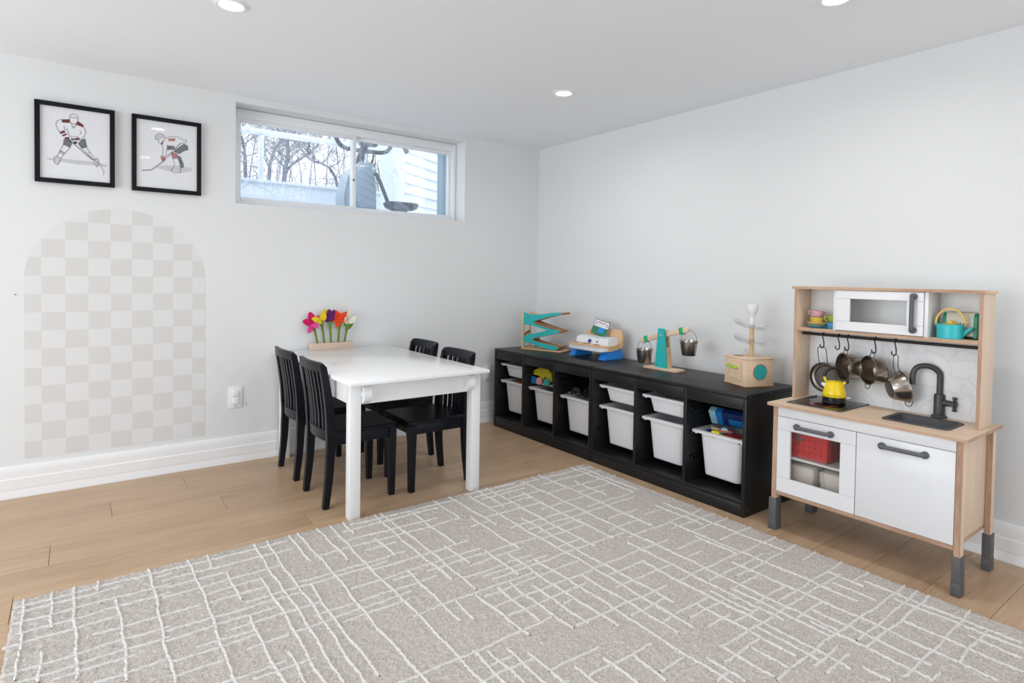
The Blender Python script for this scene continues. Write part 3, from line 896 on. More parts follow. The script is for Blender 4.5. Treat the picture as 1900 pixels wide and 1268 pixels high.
RUG_ALONG_X = [(-3.059, -0.928, -0.661), (-3.047, -1.073, -1.014), (-2.993, -1.131, -0.591), (-2.875, -1.074, -0.602), (-2.865, -1.282, -1.140), (-2.843, -1.052, -0.581), (-2.829, -1.284, -1.128), (-2.796, -1.419, -0.601), (-2.710, -1.557, -1.488), (-2.678, -1.093, -0.920), (-2.676, -0.688, -0.590), (-2.671, -1.472, -1.284), (-2.628, -1.424, -0.676), (-2.595, -1.651, -1.544), (-2.591, -1.048, -0.600), (-2.576, -1.274, -1.119), (-2.553, -1.127, -0.922), (-2.545, -1.368, -1.242), (-2.499, -1.819, -1.566), (-2.490, -0.698, -0.579), (-2.482, -1.369, -1.189), (-2.456, -1.096, -0.933), (-2.446, -1.455, -1.201), (-2.419, -1.895, -1.708), (-2.414, -1.011, -0.591), (-2.376, -1.121, -0.769), (-2.364, -1.516, -1.330), (-2.319, -1.207, -0.596), (-2.312, -1.695, -1.262), (-2.316, -2.014, -1.933), (-2.226, -1.433, -1.123), (-2.222, -1.033, -0.945), (-2.204, -0.797, -0.589), (-2.196, -1.644, -1.587), (-2.160, -1.030, -0.847), (-2.149, -1.381, -1.190), (-2.089, -0.823, -0.584), (-2.082, -1.840, -0.965), (-2.027, -0.890, -0.590), (-2.003, -2.553, -2.388), (-1.976, -2.078, -1.590), (-1.970, -1.097, -0.594), (-1.968, -2.622, -2.457), (-1.903, -1.767, -1.469), (-1.877, -1.114, -0.898), (-1.881, -2.269, -2.037), (-1.871, -1.400, -1.242), (-1.870, -2.718, -2.597), (-1.866, -1.823, -1.511), (-1.859, -0.858, -0.724), (-1.853, -2.537, -2.417), (-1.804, -2.333, -2.198), (-1.802, -1.759, -1.505), (-1.799, -2.185, -1.892), (-1.797, -2.713, -2.492), (-1.793, -1.032, -0.834), (-1.785, -1.404, -1.145), (-1.775, -2.889, -2.722), (-1.769, -2.651, -2.486), (-1.745, -2.036, -1.943), (-1.729, -1.372, -1.125), (-1.728, -2.555, -2.280), (-1.711, -2.176, -1.645), (-1.705, -2.980, -2.787), (-1.683, -1.391, -0.730), (-1.683, -2.719, -2.400), (-1.666, -3.047, -2.698), (-1.641, -1.004, -0.702), (-1.632, -2.714, -2.315), (-1.628, -1.449, -1.043), (-1.609, -3.086, -2.692), (-1.568, -2.308, -1.897), (-1.536, -2.582, -2.392), (-1.537, -1.204, -0.785), (-1.527, -2.887, -2.594), (-1.520, -1.572, -1.461), (-1.481, -0.908, -0.672), (-1.474, -1.463, -1.130), (-1.471, -2.588, -2.396), (-1.471, -2.030, -1.888), (-1.457, -3.092, -2.817), (-1.417, -2.204, -1.558), (-1.412, -2.698, -2.313), (-1.404, -1.055, -0.586), (-1.399, -1.395, -1.137), (-1.396, -3.067, -2.667), (-1.354, -2.069, -1.645), (-1.353, -2.692, -2.483), (-1.353, -1.249, -1.038), (-1.331, -3.082, -2.661), (-1.295, -2.687, -2.244), (-1.295, -1.005, -0.582), (-1.288, -1.365, -1.098), (-1.262, -2.037, -1.584), (-1.258, -3.071, -2.797), (-1.255, -2.705, -2.650), (-1.244, -1.377, -1.059), (-1.220, -3.080, -2.245), (-1.222, -1.081, -0.577), (-1.220, -1.990, -1.474), (-1.199, -1.405, -1.101)]

RX0, RX1, RY0, RY1 = -3.085, -.570, -4.35, -1.165
t = thing('area_rug', 'large beige rug with raised cream crisscross lines on the oak floor', 'rug', ((RX0 + RX1) / 2, (RY0 + RY1) / 2, 0))
import numpy as np
rs = np.random.RandomState(3)
nx = 420
xs = np.linspace(RX0, RX1, nx)
ys = np.concatenate([np.linspace(RY1, -3.3, 356), np.linspace(-3.31, RY0, 60)])
ny = len(ys)
X, Y = np.meshgrid(xs, ys)
Z = .0105 + rs.uniform(-.0032, .0026, X.shape)
edge = np.minimum(np.minimum(X - RX0, RX1 - X), RY1 - Y)
Z = np.where(edge < .006, .004, Z)
X = X + rs.uniform(-.0018, .0018, X.shape)
Y = Y + rs.uniform(-.0018, .0018, Y.shape)
co = np.stack([X, Y, Z], -1).reshape(-1, 3) - np.array([(RX0 + RX1) / 2, (RY0 + RY1) / 2, 0])
idx = np.arange(nx * ny).reshape(ny, nx)
quads = np.stack([idx[1:, :-1], idx[1:, 1:], idx[:-1, 1:], idx[:-1, :-1]], -1).reshape(-1, 4)
me = bpy.data.meshes.new('pile')
me.vertices.add(len(co))
me.vertices.foreach_set('co', co.ravel())
me.loops.add(quads.size)
me.loops.foreach_set('vertex_index', quads.ravel().astype('i4'))
me.polygons.add(len(quads))
me.polygons.foreach_set('loop_start', np.arange(0, quads.size, 4).astype('i4'))
me.polygons.foreach_set('loop_total', np.full(len(quads), 4, 'i4'))
me.polygons.foreach_set('use_smooth', np.ones(len(quads), bool))
me.update()
me.validate()
M['pile'] = mat('rug_pile', srgb(226, 219, 213), 0.95, color2=srgb(172, 162, 155), scale=230, bump=0.8, bscale=700, spec=0.1)
M['yarn'] = mat('cream_yarn', srgb(224, 221, 216), 0.95, vary=0.14, scale=300, bump=0.4, bscale=700, spec=0.1)
me.materials.append(M['pile'])
po = bpy.data.objects.new('pile', me)
COL.objects.link(po)
po.parent = t
po['kind'] = 'stuff'
obj('backing', MB().box(RX0 + .002, RX1 - .002, RY0 + .002, RY1 - .002, .0005, .004), M['pile'], t, smooth=False)
b = MB()
rnd = random.Random(9)


def yarn(fam, c, a, e):
    L = e - a
    n = max(3, int(L / .0065))
    w0 = .0047
    loops = []
    ph = rnd.uniform(0, 6)
    for i in range(n + 1):
        s = a + L * i / n
        cc = c + .0035 * math.sin(s * 9 + ph) + .002 * math.sin(s * 31 + ph) + rnd.uniform(-.0019, .0019)
        w = w0 * rnd.uniform(.6, 1.4) * (.5 if i in (0, n) else 1)
        h = .0148 + rnd.uniform(-.0015, .0022)
        sec = [(-w, .008), (-w * .75, .013), (0, h), (w * .75, .013), (w, .008)]
        loops.append([Vector((cc + q, s, z)) if fam == 0 else Vector((s, cc + q, z)) for q, z in sec])
    vs = [[b.bm.verts.new(p) for p in lp] for lp in loops]
    for p, q in zip(vs[:-1], vs[1:]):
        for k in range(4):
            b.bm.faces.new((p[k], p[k + 1], q[k + 1], q[k]))


def is_clear(lines, c, a, e, tol):
    return not any(abs(c2 - c) < tol and a < e2 and e > a2 for c2, a2, e2 in lines)


for i, (c, a, e) in enumerate(RUG_ALONG_Y):
    if e > -1.2:
        e = RY1 - .006
    if -2.75 < c < -.95 and -2.62 < a < -1.72:
        ext = rnd.uniform(.2, .62)
        if is_clear(RUG_ALONG_Y[:i] + RUG_ALONG_Y[i + 1:], c, a - ext, a - .02, .03):
            a -= ext
            RUG_ALONG_Y[i] = (c, a, e)
    yarn(0, c, a, e)
for c, a, e in RUG_ALONG_X:
    if e > -.63:
        e = RX1 - .006
    yarn(1, c, a, e)
for k in range(26):
    c = -1.60 - .042 * k + rnd.uniform(-.015, .015)
    x0 = (-2.55, -2.05, -1.75)[k % 3] + .012 * k + rnd.uniform(-.1, .1)
    x1 = x0 + rnd.uniform(.35, .8)
    if is_clear(RUG_ALONG_X, c, x0, x1, .028):
        RUG_ALONG_X.append((c, x0, x1))
        yarn(1, c, x0, x1)
# the same weave goes on towards the camera, outside the picture
for k in range(38):
    c = RX0 + .05 + (RX1 - RX0 - .1) * k / 37 + rnd.uniform(-.02, .02)
    s = min([e0 for c0, e0, e1 in RUG_ALONG_Y if abs(c0 - c) < .06] + [-3.2]) - .03
    yarn(0, c, max(RY0 + .02, s - rnd.uniform(.4, 1.6)), s)
for k in range(22):
    c = -3.15 - 1.15 * k / 21
    yarn(1, c, RX0 + rnd.uniform(.02, 1.2), RX1 - rnd.uniform(.02, 1.2))
y_ = obj('cream_lines', b, M['yarn'], t, ang=80)
y_['kind'] = 'stuff'

# ------------------------------------------------------------------ play table
TX0, TX1, TY0, TY1, TZ = -1.988, -1.272, -1.212, -.028, .618
t = thing('play_table', 'white rectangular play table with square legs pushed against the back wall', 'table', ((TX0 + TX1) / 2, (TY0 + TY1) / 2, 0))
obj('table_top', MB().box(TX0, TX1, TY0, TY1, TZ - .017, TZ, .003), M['table_white'], t)
lx0, lx1, ly0, ly1 = -1.963, -1.286, -1.151, -.042
for x in (lx0, lx1 - .050):
    for y in (ly0, ly1 - .050):
        obj('leg', MB().box(x, x + .050, y, y + .050, 0, TZ - .017, .003), M['white_paint'], t)
for a in ((lx0 + .05, lx1 - .05, ly0 + .006, ly0 + .026), (lx0 + .05, lx1 - .05, ly1 - .026, ly1 - .006), (lx0 + .006, lx0 + .026, ly0 + .05, ly1 - .05), (lx1 - .026, lx1 - .006, ly0 + .05, ly1 - .05)):
    obj('apron', MB().box(a[0], a[1], a[2], a[3], .506, TZ - .017, .002), M['white_paint'], t)
for x in (lx0 + .052, lx1 - .086):
    q = MB()
    prof = [(-.012, .512)] + [(math.cos(a) * .040 * .95 + .004, .553 + .041 * math.sin(a)) for a in [-PI / 2 + PI * i / 14 for i in range(15)]] + [(-.012, .594)]
    q.prism(prof, lambda d, z: (x, ly0 + .008 - d, z), lambda d, z: (x + .034, ly0 + .008 - d, z)).bevel(.004, 2)
    br = obj('roll_bracket', q, M['white_plastic'], t)
    obj('hub', MB().cyl((x - .004, ly0 - .012, .553), (x + .038, ly0 - .012, .553), .013, n=20), M['white_plastic'], br)

# ------------------------------------------------------------------ chairs (front towards local +x)
def bow(y, amt=.016, half=.14):
    return -amt * (1 - (y / half) ** 2)


def back_x(z):
    pts = [(0, -.165), (.15, -.149), (.31, -.143), (.45, -.150), (.56, -.165), (.675, -.187)]
    for (z0, x0), (z1, x1) in zip(pts[:-1], pts[1:]):
        if z <= z1:
            return x0 + (x1 - x0) * (z - z0) / (z1 - z0)
    return pts[-1][1]


def curved_rail(b, z0, z1, th, amt, half=.128, n=12):
    loops = []
    for i in range(n + 1):
        y = -half + 2 * half * i / n
        bx = bow(y, amt, half)
        loops.append([(back_x(z0) + bx - th / 2, y, z0), (back_x(z0) + bx + th / 2, y, z0), (back_x(z1) + bx + th / 2, y, z1), (back_x(z1) + bx - th / 2, y, z1)])
    return b.loft(loops)


def make_chair(loc, rz, label):
    t = thing('child_chair', label, 'chair', loc, rz, 'black slat back chairs at the play table')
    S = .027
    for sy in (-1, 1):
        zz = [0, .04, .1, .17, .24, .31, .38, .45, .52, .59, .655]
        pts = []
        zs = bez([(back_x(z), sy * .141, z) for z in zz], 2)
        sz = [(.027, .026 + .012 * min(1, p.z / .25) - .008 * max(0, (p.z - .45) / .2)) for p in zs]
        q = MB().sweep_rect(zs, sz).bevel(.003, 2, .9)
        obj('rear_leg', q, M['black_wood'], t, local=True)
        q = MB().sweep_rect([(.163, sy * .138, 0), (.162, sy * .138, .285), (.162, sy * .138, .337)], [(.026, .026), (.036, .036), (.036, .036)]).bevel(.003, 2, .9)
        obj('front_leg', q, M['black_wood'], t, local=True)
        obj('side_rail', MB().box(-.13, .146, sy * .128, sy * .150, .287, .337, .003), M['black_wood'], t, local=True)
    obj('front_rail', MB().box(.148, .172, -.121, .121, .287, .337, .003), M['black_wood'], t, local=True)
    q = MB()
    lp = [rrect(.018, 0, z, .166 - d, .158 - d, .02) for z, d in ((.337, .003), (.341, 0), (.352, 0), (.357, .005))]
    q.loft(lp)
    obj('seat', q, M['black_wood'], t, local=True)
    obj('lower_rail', curved_rail(MB(), .305, .355, .02, .014), M['black_wood'], t, local=True)
    q = MB()
    half, n = .1545, 14
    loops = []
    for i in range(n + 1):
        y = -half + 2 * half * i / n
        bx = bow(y, .018, half)
        zt = .676 - (.006 if i in (0, n) else 0)
        loops.append([(back_x(.63) + bx - .014, y, .632), (back_x(.63) + bx + .012, y, .632), (back_x(.65) + bx + .012, y, .655), (back_x(.675) + bx + .006, y, zt), (back_x(.675) + bx - .012, y, zt), (back_x(.65) + bx - .014, y, .655)])
    q.loft(loops)
    obj('top_rail', q, M['black_wood'], t, local=True)
    for k in range(5):
        y = -.128 + .256 * (k + 1) / 6
        zz = [.345, .43, .52, .60, .638]
        q = MB().sweep_rect([(back_x(z) + bow(y, .015), y, z) for z in zz], (.023, .011))
        obj('slat', q, M['black_wood'], t, local=True)
    return t


ch = make_chair((-1.838, -.818, 0), 0, 'black slat back child chair on left side of table, nearest')
copy_tree(ch, (-1.835, -.362, 0), 0, 'black slat back child chair on left side of table, nearest the wall')
copy_tree(ch, (-1.420, -.850, 0), PI, 'black slat back child chair on right side of table, nearest')
copy_tree(ch, (-1.366, -.357, 0), PI, 'black slat back child chair on right side of table, nearest the wall')

# ------------------------------------------------------------------ felt flowers in a wooden block
fx, fy = -1.655, -.045
t = thing('flower_block', 'pale wooden block holder standing at the wall end of the white table', 'flower holder', (fx, fy, TZ))
obj('block', MB().box(-1.787, -1.523, -.066, -.024, TZ, TZ + .039, .002), M['block'], t)


def flower(name, x, ztop, xt, colors, label, kind, lean=0.0):
    t = thing(name, label, 'flower', (x, fy, TZ + .040), 0, 'felt flowers in the wooden block')
    z0 = TZ + .0395
    p = bez([(x, fy, z0), (x + (xt - x) * .35, fy, z0 + (ztop - z0) * .45), (xt, fy, ztop)], 5)
    n = len(p)
    b = MB().tube(p, [.0062 + .0075 * max(0, (i / (n - 1) - .6)) / .4 for i in range(n)], 10)
    obj('stem', b, M['stem'], t)
    c = Vector((xt, fy, ztop))

    def petal(dirv, length, width, mname, cup=.35):
        d = Vector(dirv).normalized()
        s = d.cross(Vector((0, -1, .15))).normalized()
        nrm = s.cross(d).normalized()
        b = MB()
        ls = []
        for i in range(7):
            f = i / 6
            w = width * (max(.02, math.sin(PI * min(1, f * .86 + .09))) ** .6) * .5
            ctr = c + d * length * f - nrm * cup * length * f * f * .5
            th = .003
            ls.append([ctr + s * w * math.cos(a) + nrm * (th * math.sin(a) + .25 * w * abs(math.cos(a))) for a in [2 * PI * k / 10 for k in range(10)]])
        b.loft(ls)
        obj('petal', b, M[mname], t)

    if kind == 'iris':
        for (dx, dy, dz, L, W, col) in colors:
            petal((dx, dy, dz), L, W, col)
    if kind == 'tulip':
        for (dx, dy, dz, L, W, col) in colors:
            petal((dx, dy, dz), L, W, col, cup=-.25)
        for sx in (-1, 1):
            q = MB().loft([[Vector((xt + sx * (.004 + .024 * f) + .012 * math.cos(a) * math.sin(PI * f * .9 + .1), fy + .004 * math.sin(a) - .004, ztop - .035 + .055 * f)) for a in [2 * PI * k / 8 for k in range(8)]] for f in [i / 5 for i in range(6)]])
            obj('leaf', q, M['leaf_felt'], t)
    return t


flower('felt_flower', -1.742, .776, -1.772, [(-1, -.3, .35, .062, .044, 'magenta'), (-.15, .1, 1, .072, .044, 'magenta'), (.75, .0, .85, .062, .036, 'magenta'), (-.55, -.5, -.9, .062, .036, 'pink'), (.2, -.8, -.25, .05, .044, 'pink')], 'magenta and pink felt flower, first from left in the block', 'iris')
flower('felt_flower', -1.700, .792, -1.720, [(-1, -.35, .3, .062, .036, 'fyellow'), (.45, 0, 1, .075, .042, 'fyellow'), (.2, -.6, .8, .055, .04, 'fyellow'), (-.35, -.5, -.1, .035, .034, 'fyellow')], 'yellow felt flower, second from left in the block', 'iris')
flower('felt_flower', -1.659, .788, -1.667, [(.5, .1, 1, .078, .032, 'purple'), (-.1, -.2, 1, .072, .046, 'purple'), (-.8, -.3, .45, .048, .032, 'purple'), (.15, -.6, .6, .05, .038, 'purple')], 'purple felt flower, middle one in the block', 'iris')
flower('felt_flower', -1.614, .786, -1.602, [(-.9, -.3, .3, .060, .04, 'orange'), (-.4, .1, 1, .072, .044, 'orange'), (.9, 0, 1, .075, .042, 'orange'), (.15, -.6, .8, .06, .05, 'orange'), (-.6, -.6, -.5, .05, .03, 'orange'), (.6, -.5, .4, .05, .04, 'orange')], 'orange felt flower, fourth from left in the block', 'iris')
flower('felt_flower', -1.573, .770, -1.549, [(0, .0, 1, .085, .036, 'ivory'), (-.6, -.4, .7, .06, .038, 'ivory'), (.7, -.3, .8, .062, .036, 'ivory')], 'ivory felt tulip with green leaves, first from right in the block', 'tulip')

# ------------------------------------------------------------------ black storage units with bins
UX0, UX1, UH = -.49, -.055, .560


def storage_unit(y1, label):
    """unit running from y1 (back wall end) towards -y"""
    L, T = .993, .018
    y0 = y1 - L
    t = thing('storage_unit', label, 'storage unit', ((UX0 + UX1) / 2, (y0 + y1) / 2, 0), 0, 'black storage units along the right wall')
    obj('top_panel', MB().box(UX0, UX1, y0, y1, UH - .018, UH, .0012), M['dark_panel'], t)
    for y in (y0, y1 - T):
        obj('side_panel', MB().box(UX0, UX1, y, y + T, 0, UH - .0185, .0012), M['dark_panel'], t)
    inner = L - 2 * T
    w = (inner - 2 * T) / 3
    secs = []
    for k in range(3):
        a = y1 - T - k * (w + T)
        secs.append((a - w, a))
        obj('fascia', MB().box(UX0 + .002, UX0 + .018, a - w + .0006, a - .0006, UH - .072, UH - .0195, .001), M['dark_panel'], t)
        if k < 2:
            obj('divider', MB().box(UX0 + .001, UX1 - .01, a - w - T, a - w, .073, UH - .0185, .001), M['dark_panel'], t)
        for z in (.440, .318, .196):
            for yy, sg in ((a - w, 1), (a, -1)):
                q = MB().box(UX0 + .035, UX1 - .06, yy, yy + sg * .012, z, z + .005, .001).box(UX0 + .035, UX1 - .06, yy, yy + sg * .012, z - .014, z - .009, .001).box(UX0 + .035, UX0 + .045, yy, yy + sg * .012, z - .014, z + .005, .001)
                obj('runner', q, M['dark_plastic'], t)
    obj('bottom_shelf', MB().box(UX0 + .002, UX1, y0 + T, y1 - T, .056, .073, .001), M['dark_panel'], t)
    obj('plinth', MB().box(UX0 + .001, UX0 + .018, y0 + T, y1 - T, 0, .0555, .001), M['dark_panel'], t)
    obj('back_panel', MB().box(UX1 - .006, UX1 - .001, y0 + T, y1 - T, .0735, UH - .019), M['dark_panel'], t)
    obj('back_rail', MB().box(UX1 - .024, UX1 - .007, y0 + T, y1 - T, UH - .09, UH - .019, .001), M['dark_panel'], t)
    for yy in (y0 - .0012,):
        obj('cam_screw', MB().cyl((UX0 + .03, y0 + .002, UH - .012), (UX0 + .03, y0 - .001, UH - .012), .004, n=10).cyl((UX0 + .2, y0 + .002, UH - .012), (UX0 + .2, y0 - .001, UH - .012), .004, n=10).cyl((UX0 + .03, y0 + .002, .03), (UX0 + .03, y0 - .001, .03), .004, n=10), M['taupe'], t)
    return secs


SA = storage_unit(-.130, 'black low storage unit with three bays in the room corner')
SB = storage_unit(-1.128, 'black low storage unit with three bays, next to the play kitchen')


def make_bin(sec, ztop, big, label):
    yc = (sec[0] + sec[1]) / 2
    hy = (sec[1] - sec[0]) / 2 - .004
    x0, x1 = -.456, -.080
    xc, hx = (x0 + x1) / 2, (x1 - x0) / 2
    h = .222 if big else .092
    t = thing('storage_bin', label, 'bin', (xc, yc, ztop - h), 0, 'white plastic bins in the storage units')
    tw = .032 if big else .030
    bt, bb = (hx - .018, hy - tw), (hx - .034, hy - tw - (.018 if big else .012))
    z0 = ztop - h
    lo = [rrect(0, 0, z, *s, r) for z, s, r in (
        (0, (bb[0] - .012, bb[1] - .012), .02), (.004, (bb[0] - .003, bb[1] - .003), .026), (.014, bb, .03), (h - .012, bt, .034), (h - .004, (bt[0] + .001, bt[1] + .001), .034),
        (h - .004, (bt[0] - .003, bt[1] - .003), .032), (.016, (bb[0] - .004, bb[1] - .004), .028), (.006, (bb[0] - .012, bb[1] - .012), .02))]
    obj('body', MB().loft(lo), M['bin'], t, local=True, ang=50)
    ri = (bt[0] - .003, bt[1] - .003)
    lo = [rrect(0, 0, h - .013, hx - .002, hy - .001, .012), rrect(0, 0, h - .002, hx, hy, .014), rrect(0, 0, h, hx - .002, hy - .002, .014), rrect(0, 0, h, ri[0], ri[1], .032), rrect(0, 0, h - .007, ri[0], ri[1], .032), rrect(0, 0, h - .007, hx - .005, hy - .004, .012)]
    obj('rim', MB().loft(lo, closed=True), M['bin'], t, local=True, ang=50)
    for sy in (-1, 1):
        obj('lip', MB().box(-hx + .006, -hx + .075, sy * (hy - .018), sy * (hy - .030), h - .020, h - .008, .003), M['bin'], t, local=True)
    return t


zb, zs = .336, .457
make_bin(SA[0], zs, False, 'small white bin, upper left, in the bay nearest the corner')
make_bin(SA[0], zb, True, 'tall white bin with green toys in the bay nearest the corner')
make_bin(SA[1], zb, True, 'tall white bin under the yellow toy truck')
make_bin(SA[2], zb, True, 'tall white bin under the black toy cars')
make_bin(SB[0], zs, False, 'small white bin in first bay of the unit beside the kitchen')
make_bin(SB[0], zb, True, 'tall white bin in first bay of the unit beside the kitchen')
make_bin(SB[1], zs, False, 'small white bin in middle bay of the unit beside the kitchen')
make_bin(SB[1], zb, True, 'tall white bin in middle bay of the unit beside the kitchen')
make_bin(SB[2], zb, True, 'tall white bin heaped with blue toy box and coloured toys')


# ---- toys lying in the open bins
def toy_heap(sec, z, cols, seed, labels):
    """rounded blocks half sunk in a bin"""
    r = random.Random(seed)
    yc = (sec[0] + sec[1]) / 2
    for (dx, dy, dz, sx, sy, sz, c), (nm, lab) in zip(cols, labels):
        q = MB().obox((-.27 + dx, yc + dy, z + dz), (sx, sy, sz), Matrix.Rotation(r.uniform(-.5, .5), 3, 'Z') @ Matrix.Rotation(r.uniform(-.25, .25), 3, 'Y'), .008, 3)
        single(nm, q, M[c], lab, 'toy', (-.27 + dx, yc + dy, z + dz))


M['toy_green'] = mat('toy_green', srgb(40, 130, 60), 0.5, vary=0.1)
M['toy_orange'] = mat('toy_orange', srgb(226, 100, 40), 0.5, vary=0.1)
M['toy_yellow'] = mat('toy_yellow', srgb(216, 204, 40), 0.5, vary=0.1)
M['toy_red'] = mat('toy_dark_red', srgb(140, 26, 24), 0.5, vary=0.1)
M['toy_black'] = mat('toy_black', srgb(18, 18, 20), 0.35, vary=0.1)
M['toy_blue'] = mat('toy_blue', srgb(30, 120, 190), 0.4, vary=0.1)
M['toy_sky'] = mat('toy_sky_print', srgb(150, 200, 214), 0.4, vary=0.15, scale=50)
M['toy_navy'] = mat('toy_navy_print', srgb(28, 50, 110), 0.4, vary=0.3, scale=60)
toy_heap(SA[0], .325, [(-.11, .02, -.01, .05, .05, .03, 'toy_orange'), (-.06, -.05, -.005, .08, .10, .03, 'toy_green'), (-.11, -.045, -.012, .05, .06, .03, 'toy_green')], 1,
         [('toy_block', 'small orange toy block in the corner bay bin'), ('toy_block', 'large green toy block in the corner bay bin'), ('toy_block', 'small green toy block at front of the corner bay bin')])


def wheel(b, c, r, w, ax=(0, 1, 0)):
    c, ax = Vector(c), Vector(ax)
    return b.lathe([(r * .3, 0), (r * .9, 0), (r, w * .2), (r, w * .8), (r * .9, w), (r * .3, w)], c - ax * w / 2, 16, ax)


def toy_car(name, loc, rz, s, body, cab, wh, label, hub=None):
    t = thing(name, label, 'toy', loc, rz)
    q = MB().loft([[(x, y, z) for y, z in ((-.45, .14), (.45, .14), (.45, zt * .7), (.32, zt), (-.32, zt), (-.45, zt * .7))] for x, zt in ((-1.0, .42), (-.95, .5), (.35, .5), (.9, .42), (1.0, .34))])
    q.xform(Matrix.Scale(s, 4))
    obj('body', q, body, t, local=True)
    q = MB().loft([[(x, y, z) for y, z in ((-.36, .45), (.36, .45), (.28, zt), (-.28, zt))] for x, zt in ((-.7, .6), (-.45, .86), (.1, .86), (.42, .5))])
    q.xform(Matrix.Scale(s, 4))
    obj('cab', q, cab, t, local=True)
    for x in (-.58, .58):
        for y in (-.47, .47):
            q = wheel(MB(), (x, y, .2), .2, .14).xform(Matrix.Scale(s, 4))
            w_ = obj('wheel', q, wh, t, local=True)
            if hub:
                obj('hub', MB().cyl((x, y * 1.0 - .085, .2), (x, y * 1.0 + .085, .2), .11, n=12).xform(Matrix.Scale(s, 4)), hub, w_, local=True)
    return t


ys_ = (SA[1][0] + SA[1][1]) / 2
# yellow toy truck riding on wooden board with teal and pink wheels
t = thing('toy_truck', 'yellow toy truck with teal and pink wheels on top of the second bay bin', 'toy', (-.362, ys_ + .068, .340), PI / 2 + .1)
q = MB().prism([(-.085, .045), (-.085, .10), (-.05, .125), (.03, .125), (.09, .100), (.10, .075), (.03, .07), (.0, .05), (-.03, .075), (-.05, .045)], lambda a, c: (a, -.035, c), lambda a, c: (a, .035, c)).bevel(.008, 2)
obj('body', q, M['toy_yellow'], t, local=True)
obj('board', MB().box(-.1, .09, -.04, .04, .012, .026, .005), M['toy_wood'], t, local=True)
for x, c in ((-.055, 'teal'), (.02, 'pink_cup'), (.075, 'toy_blue')):
    for y in (-.045, .045):
        obj('wheel', wheel(MB(), (x, y, .038), .026, .014), M[c], t, local=True)
obj('axle', MB().box(-.07, .085, -.03, .03, .024, .05, .004), M['toy_wood_dark'], t, local=True)
ys_ = (SA[2][0] + SA[2][1]) / 2
for k, (dx, dy, rz, lab) in enumerate(((-.09, .10, .4, 'black toy car with silver hubs, left one on the third bay bin'), (-.085, .005, -.5, 'black toy car with silver hubs, right one on the third bay bin'), (-.02, .05, 1.2, 'black toy car with silver hubs, rear one on the third bay bin'))):
    toy_car('toy_car', (-.27 + dx, ys_ + dy, .336 + .006 * (k == 2)), rz + PI / 2, .052, M['toy_black'], M['slot'], M['toy_black'], lab, M['steel'])
ys_ = (SB[2][0] + SB[2][1]) / 2
R_ = Matrix.Rotation(.12, 3, 'Z') @ Matrix.Rotation(-.5, 3, 'Y')
t = thing('toy_box', 'blue and white printed toy carton lying on the last bay bin', 'box', (-.325, ys_ + .022, .35))
c0 = Vector((-.325, ys_ + .022, .398))
obj('carton', MB().obox(c0, (.036, .185, .078), R_, .002), M['toy_navy'], t)
for dy, w, cc in ((.082, .036, 'toy_sky'), (.045, .032, 'toy_blue')):
    obj('label_band', MB().obox(c0 + R_ @ Vector((-.0005, dy * .93, 0)), (.0375, w, .0795), R_, .002), M[cc], t)
obj('label_band', MB().obox(c0 + R_ @ Vector((-.0007, -.042, -.014)), (.0370, .08, .04), R_, .004), M['toy_blue'], t)
toy_car('toy_car', (-.405, ys_ - .012, .341), -.9, .030, M['toy_orange'], M['toy_sky'], M['toy_blue'], 'orange toy car with pale blue cab in front of the blue carton')
toy_heap(SB[2], .325, [(-.145, .03, .003, .05, .045, .035, 'toy_yellow'), (-.135, -.06, .002, .06, .10, .03, 'toy_red'), (-.10, .07, -.012, .06, .08, .03, 'navy'), (-.105, .05, .016, .016, .08, .014, 'toy_wood'), (-.152, .0, .002, .02, .03, .02, 'lime')], 6,
         [('toy_block', 'yellow toy block at front of the heaped bin'), ('toy_block', 'dark red toy block at right of the heaped bin'), ('toy_block', 'deep blue toy block at left of the heaped bin'), ('toy_stick', 'wooden toy stick lying in the heaped bin'), ('toy_block', 'small lime toy block at front edge of heaped bin')])

# ------------------------------------------------------------------ zigzag ball run
ang = math.atan2(-.94395, .33008)
t = thing('ball_run', 'teal and wooden zigzag ball run toy in the corner of the storage top', 'toy', (-.35, -.264, UH), ang)
SZ = [(0, .827), (.03, .82), (.068, .811), (.142, .815), (.258, .833), (.315, .835), (.322, .827), (.315, .82), (.273, .815), (.201, .799), (.135, .778), (.095, .766), (.086, .757), (.106, .743), (.203, .721), (.29, .712), (.312, .705), (.305, .697), (.275, .688), (.16, .662), (.09, .645), (.077, .636), (.085, .628), (.101, .622), (.2, .607), (.29, .598), (.299, .590), (.277, .574), (.22, .572), (.14, .588), (.064, .607), (.009, .609), (.008, .654), (.04, .668), (.1, .679), (.16, .695), (.196, .705), (.19, .71), (.13, .722), (.065, .736), (.006, .737)]
SZ = [(s, z - UH) for s, z in SZ]


def zig(y0, y1, m, nm):
    q = MB().prism(SZ, lambda s, z: (s, y0, z), lambda s, z: (s, y1, z))
    q.bm.normal_update()
    bmesh.ops.triangulate(q.bm, faces=[f for f in q.bm.faces if len(f.verts) > 4])
    return obj(nm, q, m, t, local=True, ang=25)


